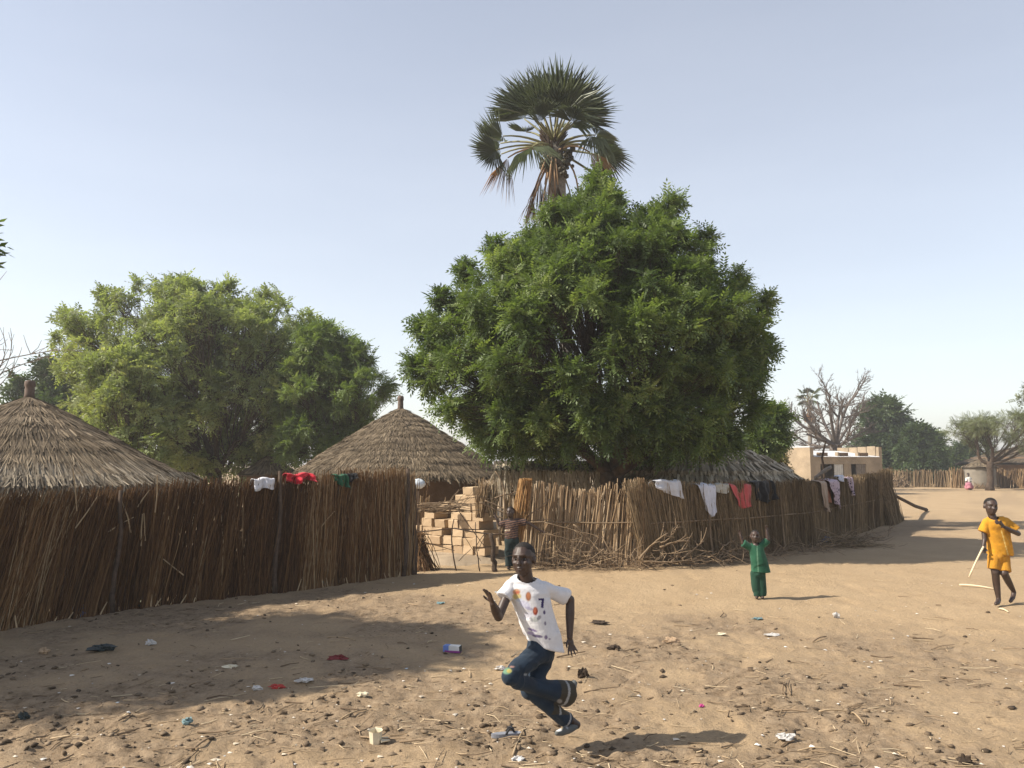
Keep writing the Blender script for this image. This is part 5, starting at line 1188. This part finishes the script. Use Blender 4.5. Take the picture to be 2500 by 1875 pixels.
def put(parent, name, me, mat, V=None, tint=None, label=None, smooth=True):
    if V is None: V = mv(me)
    V = V - wloc(parent); me.vertices.foreach_set('co', V.astype(np.float32).ravel())
    if tint is not None:
        a = me.attributes.new('tint', 'FLOAT_COLOR', 'POINT'); a.data.foreach_set('color', np.concatenate((tint, np.ones((len(tint), 1))), 1).astype(np.float32).ravel())
    me.polygons.foreach_set('use_smooth', np.full(len(me.polygons), smooth)); me.name = name; me.materials.clear(); me.materials.append(mat); me.update()
    o = bpy.data.objects.new(name, me); C.objects.link(o); o.parent = parent
    if label: o['label'] = label
    return o
def wrinkle(V, N, amp, seed, d=(0, 0, 1), f=28):
    d = unit(d); s = V @ d; e1 = unit(np.cross(d, (0.3, 1, .2))); x = V @ e1; y = V @ np.cross(d, e1)
    w = vnoise(x * f + 3 * vnoise(s * 9, y * 9, seed + 1), s * f * .3 + y * f * .5, seed) + .6 * vnoise(x * f * .5 + 9, s * f * .6, seed + 2)
    return V + N * (amp * w)[:, None]
def drop_faces(me, mask):
    import bmesh
    bm = bmesh.new(); bm.from_mesh(me); bm.verts.ensure_lookup_table()
    kill = [f for f in bm.faces if all(mask[v.index] for v in f.verts)]
    bmesh.ops.delete(bm, geom=kill, context='FACES'); bm.to_mesh(me); bm.free(); return me
def hair_cap(parent, c, s, A, k=1.012, ang=84, tilt=.62):
    a = unit(A[2] * .85 - A[1] * tilt); x = unit(np.cross(a, A[0])); y = np.cross(a, x)
    u_, v_ = np.meshgrid(np.linspace(0.01, R(ang), 14), np.linspace(0, 2 * math.pi, 33)[:-1], indexing='ij')
    dirs = (np.cos(u_)[..., None] * a + (np.sin(u_) * np.cos(v_))[..., None] * x + (np.sin(u_) * np.sin(v_))[..., None] * y)
    loc = dirs @ A.T; r = 1 / np.sqrt((loc[..., 0] / .073) ** 2 + (loc[..., 1] / .092) ** 2 + (loc[..., 2] / .083) ** 2)
    edge = np.clip(1 - (u_ / R(ang)) ** 10, 0, 1); kk = .97 + (k - .97) * edge
    P = np.asarray(c) + s * (A[1] * -.012 + A[2] * .022) + dirs * (r * s * kk)[..., None]
    part(parent, 'hair', MB().grid(P, closed=True), M['hair'], True)
def eyes(parent, c, s, A):
    L = lambda x, f, u: np.asarray(c) + s * (A[0] * x + A[1] * f + A[2] * u)
    for q in (-1, 1):
        mb = MB(); ell(mb, L(q * .03, .061, .007), np.array((.0115, .007, .0048)) * s, A); e = part(parent, 'eye', mb, M['eye_white'], True)
        mb = MB(); ell(mb, L(q * .03, .0672, .007), np.array((.0062, .0035, .0062)) * s, A); part(e, 'iris', mb, M['iris'], True)
def px2(V):
    y2 = V[:, 1] * _cp + (V[:, 2] - CAM_H) * _sp; z2 = -V[:, 1] * _sp + (V[:, 2] - CAM_H) * _cp
    return CX + FPX * V[:, 0] / y2, CY - FPX * z2 / y2
def rings_px(J, rows):
    """rows of (xl, yl, xr, yr, dy, depth)"""
    out = []
    for xl, yl, xr, yr, dy, dep in rows:
        a, b_ = J(xl, yl, dy), J(xr, yr, dy); out.append(((a + b_) / 2, (b_ - a) / 2, np.array((0, dep, 0))))
    return out
def prism(a, b_):  # helper for signs of a mask
    return np.clip(a, 0, 1) * b_

# --- running boy
Y0 = 5.0; J = lambda px, py, dy=0.0: at(px, py, Y0 + dy)
boy = thing('person', (J(1385, 1795)[0], 5.03, 0), 'boy in white printed T-shirt and flared jeans running across the sand', 'person')
mb = MB(); hc = J(1278, 1364, -.0); HS_ = .94; HA = head_axes(R(-22), R(3), R(-3))
head(mb, hc, HS_, HA)
limb(mb, [J(1281, 1382, .02), J(1286, 1428, .04)], [.04, .048]); limb(mb, [J(1288, 1442, .05), J(1300, 1500, .04), J(1322, 1585, .04)], [.058, .06, .06])
ell(mb, J(1286, 1430, .055), (.085, .042, .042)); 
sh1, el1, wr1 = J(1328, 1433, .05), J(1392, 1464, .16), J(1391, 1556, .12)
limb(mb, [sh1, el1, (el1 * .6 + wr1 * .4), wr1], [.03, .028, .029, .019]); hand(mb, wr1, J(1399, 1600, .1) - wr1, (.45, -.85, 0), .125, .12, .26, -1)
sh2, el2, wr2 = J(1247, 1432, .02), J(1217, 1506, -.08), J(1203, 1474, -.2)
limb(mb, [sh2, el2, (el2 * .55 + wr2 * .45), wr2], [.03, .028, .029, .019]); hand(mb, wr2, J(1186, 1432, -.24) - wr2, (-.7, -.6, .1), .125, .16, .12, 1)
anB, heB, toB = J(1392, 1757, .1), J(1408, 1770, .12), J(1366, 1789, .0)
limb(mb, [J(1330, 1600, .07), J(1296, 1688, -.05), J(1345, 1732, .03), anB], [.05, .04, .036, .025]); limb(mb, [J(1308, 1600, -.02), J(1246, 1653, -.2), J(1305, 1678, -.07), J(1380, 1694, .09)], [.05, .038, .036, .026])
limb(mb, [anB, heB], [.026, .024]); limb(mb, [J(1318, 1585, .04), J(1330, 1600, .07)], [.06, .055]); limb(mb, [J(1318, 1585, .04), J(1306, 1600, -.02)], [.06, .055])
me = fuse(mb, .0042, 3); V = dent_face(mv(me), hc, HS_, HA); put(boy, 'body', me, M['skin'], V)
hair_cap(boy, hc, HS_, HA); eyes(boy, hc, HS_, HA)
mb = MB(); SR = rings_px(J, [(1285, 1560, 1380, 1594, .05, .095), (1272, 1532, 1370, 1552, .045, .1), (1260, 1503, 1358, 1512, .04, .098), (1249, 1474, 1348, 1480, .04, .094), (1240, 1450, 1344, 1454, .04, .086), (1236, 1430, 1341, 1436, .04, .084), (1243, 1415, 1332, 1421, .042, .072), (1258, 1403, 1316, 1410, .045, .055)])
loft(mb, SR); limb(mb, [J(1328, 1434, .05), J(1380, 1457, .145)], [.046, .05], (False, True)); limb(mb, [J(1247, 1433, .02), J(1230, 1459, -.025)], [.044, .05], (False, True))
me = fuse(mb, .0052, 4); V = mv(me); N = mn(me); V = wrinkle(V, N, .0075, 5, (.3, 0, 1), 17)
px, py = px2(V); T = np.tile(np.array((.66, .655, .67)), (len(V), 1)); fr = N[:, 1] < .15
def blob(cx, cy, rx, ry, col, k=1.0, rot=0.0):
    dx, dy = px - cx, py - cy; c_, s_ = math.cos(rot), math.sin(rot); q = np.sqrt(((dx * c_ + dy * s_) / rx) ** 2 + ((-dx * s_ + dy * c_) / ry) ** 2)
    w = (sstep(1.25, .8, q) * k * fr)[:, None]; T[:] = T * (1 - w) + np.array(col) * w
blob(1262, 1456, 10, 8, (.5, .4, .13), .9); blob(1261, 1445, 9, 7, (.5, .24, .1), .9); blob(1263, 1446, 5, 3, (.42, .1, .06), .8); blob(1268, 1465, 8, 4, (.5, .54, .64), .9)
blob(1290, 1456, 6.5, 11, (.3, .13, .07)); blob(1290, 1454, 4, 7, (.42, .17, .08)); blob(1307, 1492, 6, 10, (.28, .05, .03)); blob(1306, 1490, 3.5, 6, (.5, .15, .08))
blob(1282, 1476, 14, 8, (.5, .5, .66), .7, .5); blob(1292, 1486, 9, 4, (.3, .28, .42), .7, .3); blob(1290, 1502, 10, 8, (.5, .5, .6), .6); blob(1305, 1512, 11, 6, (.38, .4, .36), .7, .2); blob(1316, 1508, 4, 6, (.16, .15, .17), .8, .6); blob(1297, 1512, 3, 6, (.2, .2, .22), .7, -.5)
NAVY = (.035, .025, .1)
m7 = fr & (((px > 1314) & (px < 1328) & (py > 1461) & (py < 1466)) | ((np.abs(px - 1325.5 + (py - 1466) * .12) < 3.0) & (py >= 1464) & (py < 1484))); T[m7] = NAVY
blob(1329, 1495, 3, 5, (.1, .08, .16)); blob(1331, 1522, 2.5, 5, (.22, .2, .26)); blob(1300, 1538, 12, 3, (.2, .15, .3), .9, .35); blob(1296, 1546, 9, 4, (.3, .24, .42), .8, .2); blob(1312, 1553, 13, 3.5, (.1, .07, .17), .9, .15); blob(1333, 1556, 4, 5, (.14, .1, .2), .9); blob(1322, 1541, 7, 3, (.8, .8, .8), 1, -.3); blob(1342, 1560, 2.5, 2, (.2, .15, .25)); blob(1305, 1525, 9, 3, (.8, .8, .8), .8)
nk = (((V - J(1288, 1407, -.0)) / np.array((.068, .14, .04))) ** 2).sum(1) < 1
o_ = put(boy, 'shirt', me, M['tinted'], V, T); drop_faces(me, nk)
DEN = np.array((.013, .025, .042))
mb = MB(); limb(mb, [J(1324, 1556, .04), J(1320, 1594, .04)], [.084, .088], (True, False))
limb(mb, [J(1312, 1596, -.01), J(1244, 1652, -.2)], [.067, .05]); limb(mb, [J(1246, 1652, -.2), J(1300, 1676, -.08), J(1387, 1693, .08)], [.049, .047, .08], (False, True))
limb(mb, [J(1330, 1600, .07), J(1292, 1688, -.05)], [.066, .052]); limb(mb, [J(1296, 1686, -.05), J(1348, 1735, .03), J(1386, 1760, .09)], [.05, .043, .05], (False, True))
me = fuse(mb, .0058, 4); V = mv(me); N = mn(me); V = wrinkle(V, N, .0065, 15, (.6, 0, 1), 20); px, py = px2(V); fr = N[:, 1] < .3; T = np.tile(DEN, (len(V), 1))
fade = .5 + .5 * vnoise(px * .05, py * .05, 4); T = T * (.75 + .6 * fade)[:, None]
cA = J(1387, 1693, .08); ax = unit(J(1387, 1693, .08) - J(1300, 1680, -.08)); tt = (V - cA) @ ax; nearA = (np.linalg.norm(V - cA, axis=1) < .17) & (py < 1745)
T[nearA & (tt > -.11)] = (.05, .043, .03); T[nearA & (np.abs(tt + .055) < .008)] = (.3, .3, .29)
cB = J(1384, 1757, .09); axB = unit(cB - J(1345, 1735, .03)); tb = (V - cB) @ axB; nearB = np.linalg.norm(V - cB, axis=1) < .1; T[nearB & (np.abs(tb + .012) < .006)] = (.3, .3, .3)
blob(1238, 1638, 11, 8, (.13, .24, .15), .9); blob(1243, 1638, 6, 5, (.36, .3, .08), .9); blob(1250, 1628, 6, 2.5, (.28, .16, .13), .8); blob(1366, 1712, 6, 5, (.3, .3, .3), .8)
blob(1283, 1647, 4, 3, (.3, .33, .36), .8)
put(boy, 'trousers', me, M['tinted'], V, T)
M['shoe'] = plain('shoe', (.2, .21, .2), .75, .35, 30)
for nm, pts, rad in (('shoe', [J(1409, 1769, .125), J(1392, 1779, .08), J(1372, 1787, .02), J(1360, 1790, -.01)], [.023, .025, .023, .016]), ('shoe', [J(1388, 1692, .1), J(1396, 1684, .15), J(1402, 1668, .2)], [.028, .027, .02])):
    mb = MB(); limb(mb, pts, rad); me = fuse(mb, .006, 3); V = mv(me); T = np.tile(np.array((.11, .115, .11)), (len(V), 1)); px, py = px2(V); fr = np.ones(len(V), bool)
    blob(1364, 1781, 8, 5, (.7, .7, .68)); blob(1382, 1772, 3, 9, (.33, .34, .34), 1, -.5); blob(1372, 1776, 4, 5, (.36, .32, .22))
    V[:, 2] = np.maximum(V[:, 2], .004); put(boy, nm, me, M['tinted'], V, T)

# --- generic clothed child
def child(label, base, Jf, headc, hs, hA, torso, arms, legs, voxel, shirt_rows, sleeves, shirt_col, trous, trous_col, neck, hair=True, extra=None, short=False, stripes=None, shirt_name='shirt', trous_name='trousers', fr_w=.0065, hair_ang=86):
    p = thing('person', base, label, 'person'); mb = MB(); head(mb, headc, hs, hA)
    limb(mb, [headc - hA[2] * .05 * hs + (0, .015, 0), neck], [.042 * hs, .046 * hs]); limb(mb, torso[0], torso[1])
    for pts, rad, hd in arms:
        limb(mb, pts, rad)
        if hd: hand(mb, np.asarray(pts[-1]), *hd)
    for pts, rad in legs: limb(mb, pts, rad)
    me = fuse(mb, voxel, 2); V = dent_face(mv(me), headc, hs, hA); V[:, 2] = np.maximum(V[:, 2], .004); put(p, 'body', me, M['skin'], V)
    if hair: hair_cap(p, headc, hs, hA, ang=hair_ang)
    eyes(p, headc, hs, hA)
    mb = MB(); loft(mb, rings_px(Jf, shirt_rows))
    for pts, rad in sleeves: limb(mb, pts, rad, (False, True))
    me = fuse(mb, voxel * 1.25, 3); V = mv(me); N = mn(me); V = wrinkle(V, N, fr_w, 25, (.1, 0, 1), 18); T = np.tile(np.array(shirt_col), (len(V), 1))
    if stripes is not None: T = stripes(V, N, T)
    T = T * (1 + .22 * vnoise(V[:, 0] * 14, V[:, 2] * 14, 31) + .15 * vnoise(V[:, 0] * 40, V[:, 2] * 40, 32))[:, None]
    nk = (((V - (neck + np.array((0, -.03, .005)))) / (np.array((.062, .12, .04)) * hs)) ** 2).sum(1) < 1
    put(p, shirt_name, me, M['tinted'], V, T); drop_faces(me, nk)
    if trous:
        mb = MB()
        for pts, rad, fl in trous: limb(mb, pts, rad, fl)
        me = fuse(mb, voxel * 1.3, 3); V = mv(me); N = mn(me); V = wrinkle(V, N, fr_w, 35, (.1, 0, 1), 18); V[:, 2] = np.maximum(V[:, 2], .012); put(p, trous_name, me, M['tinted'], V, np.tile(np.array(trous_col), (len(V), 1)))
    return p

# --- boy in yellow
Y1 = gnd(2436, 1476)[1]; K = lambda px, py, dy=0.0: at(px, py, Y1 + dy)
hc = K(2419, 1236); A_ = head_axes(R(-6), R(6), R(6)); hnd = K(2397, 1340, -.03)
YEL = (.5, .235, .018)
def hem_yellow(V, N, T):
    px, py = px2(V); T[(N[:, 1] < .2) & (np.abs(px - 2446 - (py - 1300) * .28) < 1.2) & (py > 1295)] = (.7, .5, .16); return T
child('boy in bright yellow shirt and shorts walking with a stick', (K(2436, 1476)[0], Y1, 0), K, hc, .98, A_,
      ([K(2428, 1278), K(2434, 1310), K(2438, 1352)], [.07, .072, .075]),
      [([K(2409, 1279, .02), K(2402, 1300, .02), K(2404, 1318, .0), hnd + (0.02, .0, .03)], [.028, .028, .028, .019], (np.array((-.12, -.1, -1.0)), np.array((-.2, -1, 0)), .13, .5, .05, 1, .35)),
       ([K(2455, 1277, .02), K(2486, 1303, -.03), K(2470, 1296, -.1), K(2452, 1287, -.16)], [.028, .03, .028, .019], (K(2438, 1272, -.18) - K(2452, 1287, -.16), np.array((.3, -1, .1)), .13, .2, .1, 1))],
      [([K(2426, 1362, .0), K(2430, 1398, -.03), K(2433, 1428, .0), K(2438, 1462, .0)], [.062, .044, .041, .026]), ([K(2438, 1464, .01), K(2436, 1471, -.05), K(2431, 1474, -.12)], [.028, .027, .02]),
       ([K(2450, 1362, .02), K(2452, 1400, -.06), K(2463, 1422, .04), K(2475, 1444, .13)], [.062, .044, .04, .026]), ([K(2475, 1446, .13), K(2473, 1458, .1), K(2467, 1468, .04)], [.028, .027, .02])],
      .0062, [(2412, 1353, 2475, 1356, .02, .115), (2412, 1330, 2470, 1332, .02, .11), (2409, 1305, 2464, 1305, .015, .1), (2405, 1285, 2462, 1283, .01, .09), (2404, 1272, 2462, 1269, .015, .075), (2412, 1262, 2450, 1260, .02, .045)],
      [([K(2408, 1275, .02), K(2399, 1299, .02)], [.05, .06]), ([K(2457, 1273, .02), K(2480, 1295, -.02)], [.05, .062])], YEL,
      [([K(2437, 1340, .01), K(2438, 1360, .01)], [.09, .1], (True, False)), ([K(2427, 1360, .0), K(2426, 1390, -.02)], [.075, .07], (False, True)), ([K(2449, 1360, .02), K(2453, 1397, -.045)], [.075, .07], (False, True))], (.47, .22, .02), K(2424, 1263), stripes=hem_yellow, trous_name='shorts')
s0, s1 = hnd + (.012, -.02, .03), at(2366, 1409, Y1 - .05)
solo('walking_stick', MB().tube(curve(s0, s1, (.0, 0, .01), 6), np.linspace(.012, .01, 6), 7), M['pale_stick'], 'thin pale stick held by the boy in yellow', 'stick', (s1[0], s1[1], s1[2]), True)

# --- toddler in green
Y2 = gnd(1852, 1461)[1]; K = lambda px, py, dy=0.0: at(px, py, Y2 + dy)
hc = K(1843, 1309); A_ = head_axes(R(-8), R(-4), R(3)); G1 = (.018, .085, .046)
def green_front(V, N, T):
    px, py = px2(V); T[(N[:, 1] < 0) & (np.abs(px - 1848 - (py - 1330) * .05) < 1.3)] = (.1, .2, .13); return T
child('toddler in dark green tunic and trousers with both arms raised', (K(1852, 1461)[0], Y2, 0), K, hc, .76, A_,
      ([K(1845, 1336), K(1850, 1360), K(1852, 1398)], [.056, .06, .062]),
      [([K(1832, 1337), K(1814, 1326), K(1808, 1308)], [.024, .025, .016], (K(1805, 1290) - K(1808, 1308), np.array((-.3, -1, 0)), .095, .25, .15, 1)), ([K(1859, 1336), K(1874, 1316), K(1872, 1297)], [.024, .025, .016], (K(1870, 1280) - K(1872, 1297), np.array((.2, -1, 0)), .095, .25, .15, -1))],
      [([K(1844, 1400), K(1845, 1430), K(1848, 1454)], [.048, .04, .025]), ([K(1859, 1400), K(1859, 1430), K(1860, 1454)], [.048, .04, .025]), ([K(1848, 1456), K(1847, 1459, -.06)], [.024, .018]), ([K(1860, 1456), K(1862, 1459, -.06)], [.024, .018])],
      .0062, [(1834, 1396, 1882, 1398, .0, .095), (1833, 1375, 1876, 1375, .0, .09), (1831, 1352, 1868, 1352, .0, .08), (1828, 1340, 1865, 1338, .0, .07), (1830, 1330, 1862, 1328, .0, .055), (1836, 1325, 1852, 1324, .0, .035)],
      [([K(1832, 1336), K(1814, 1326)], [.045, .048]), ([K(1859, 1334), K(1873, 1318)], [.045, .048])], G1,
      [([K(1851, 1385), K(1851, 1398)], [.07, .08], (True, False)), ([K(1844, 1400), K(1846, 1430), K(1849, 1455)], [.06, .055, .05], (False, True)), ([K(1858, 1400), K(1859, 1430), K(1861, 1455)], [.062, .058, .055], (False, True))], (.014, .052, .032), K(1844, 1327), stripes=green_front, shirt_name='tunic')

# --- boy in the gateway behind
Y3 = gnd(1250, 1389)[1]; K = lambda px, py, dy=0.0: at(px, py, Y3 + dy)
hc = K(1246, 1250); A_ = head_axes(R(-25), R(0), R(-4))
def bands(V, N, T):
    px, py = px2(V); w = (np.sin(py * 1.15 + (px - 1247) * .25) > .35); T[w] = (.2, .11, .07); T[(py > 1293) & (py < 1296) & (px < 1245)] = (.5, .42, .3); return T
child('small boy in dark striped shirt with arms spread in the gateway', (K(1250, 1389)[0], Y3, 0), K, hc, .84, A_,
      ([K(1248, 1278), K(1249, 1295), K(1250, 1312)], [.065, .068, .07]),
      [([K(1236, 1274), K(1219, 1282), K(1211, 1264)], [.034, .027, .018], (K(1207, 1250) - K(1211, 1264), np.array((-.3, -1, 0)), .11, .25, .12, 1)), ([K(1262, 1273), K(1291, 1277), K(1318, 1294)], [.034, .028, .018], (K(1334, 1303) - K(1318, 1294), np.array((.1, -1, -.2)), .11, .2, .12, -1))],
      [([K(1243, 1320), K(1242, 1350), K(1243, 1382)], [.055, .045, .028]), ([K(1257, 1320), K(1259, 1350), K(1260, 1382)], [.055, .045, .028]), ([K(1243, 1385), K(1241, 1388, -.1)], [.03, .022]), ([K(1260, 1385), K(1262, 1388, -.1)], [.03, .022])],
      .0085, [(1233, 1315, 1266, 1314, .0, .1), (1232, 1300, 1265, 1299, .0, .098), (1231, 1285, 1265, 1284, .0, .092), (1230, 1275, 1266, 1274, .0, .08), (1236, 1267, 1258, 1266, .0, .045)],
      [([K(1236, 1274), K(1221, 1281)], [.048, .052]), ([K(1261, 1273), K(1284, 1276)], [.048, .052])], (.035, .025, .028),
      [([K(1250, 1305), K(1250, 1318)], [.092, .1], (True, False)), ([K(1243, 1320), K(1241, 1350), K(1242, 1382)], [.078, .066, .06], (False, True)), ([K(1257, 1320), K(1259, 1350), K(1260, 1382)], [.078, .066, .06], (False, True))], (.016, .028, .028), K(1247, 1266), stripes=bands)

# --- far seated figure by the grey hut
Y4 = 50.5; K = lambda px, py, dy=0.0: at(px, py, Y4 + dy)
c0 = gnd(2366, 1196); Y4 = c0[1]
hc = K(2364, 1158); A_ = head_axes(R(20)); far = thing('person', (c0[0], c0[1], 0), 'far figure in white top and pink skirt sitting by the grey hut', 'person')
mb = MB(); head(mb, hc, .95, A_); limb(mb, [K(2364, 1162), K(2364, 1168), K(2365, 1184)], [.05, .1, .12]); limb(mb, [K(2360, 1168), K(2359, 1176, -.1), K(2364, 1181, -.3)], [.05, .04, .03]); limb(mb, [K(2369, 1168), K(2370, 1176, -.1), K(2366, 1181, -.3)], [.05, .04, .03]); limb(mb, [K(2365, 1184), K(2364, 1183, -.4), K(2366, 1194, -.5)], [.11, .07, .04]); limb(mb, [K(2365, 1184), K(2368, 1183, -.4), K(2370, 1194, -.5)], [.11, .07, .04])
me = fuse(mb, .014, 2); V = mv(me); V[:, 2] = np.maximum(V[:, 2], .01); put(far, 'body', me, M['skin'], V); hair_cap(far, hc, .95, A_)
mb = MB(); loft(mb, rings_px(K, [(2359, 1183, 2371, 1183, 0, .15), (2359, 1174, 2370, 1174, 0, .14), (2359, 1167, 2370, 1167, 0, .12), (2362, 1164, 2367, 1164, 0, .07)])); limb(mb, [K(2360, 1168), K(2359, 1175, -.08)], [.07, .07], (False, True)); limb(mb, [K(2369, 1168), K(2370, 1175, -.08)], [.07, .07], (False, True))
me = fuse(mb, .016, 3); put(far, 'blouse', me, M['tinted'], None, np.tile(np.array((.7, .68, .62)), (len(me.vertices), 1)))
mb = MB(); limb(mb, [K(2365, 1183), K(2365, 1185, -.4), K(2367, 1193, -.5)], [.2, .19, .13], (False, True)); ell(mb, K(2366, 1189, -.1), (.26, .3, .2))
me = fuse(mb, .016, 3); V = mv(me); V[:, 2] = np.maximum(V[:, 2], .015); put(far, 'skirt', me, M['tinted'], V, np.tile(np.array((.5, .2, .25)), (len(V), 1)))

# ------------------------------------------------------------------ dusty air
hz = MB().box((0, 0, 6.5), 5200, 5200, 15.0)
m = bpy.data.materials.new('dusty_air'); m.use_nodes = True; nt = m.node_tree; nt.nodes.clear()
pv = nt.nodes.new('ShaderNodeVolumePrincipled'); mo = nt.nodes.new('ShaderNodeOutputMaterial')
pv.inputs['Color'].default_value = (0.92, 0.9, 0.87, 1); pv.inputs['Density'].default_value = 0.0017; pv.inputs['Anisotropy'].default_value = 0.3
nt.links.new(pv.outputs[0], mo.inputs['Volume'])
o = solo('haze', hz, m, 'thin dusty air over the village', None, (0, 0, 0), kind='stuff')
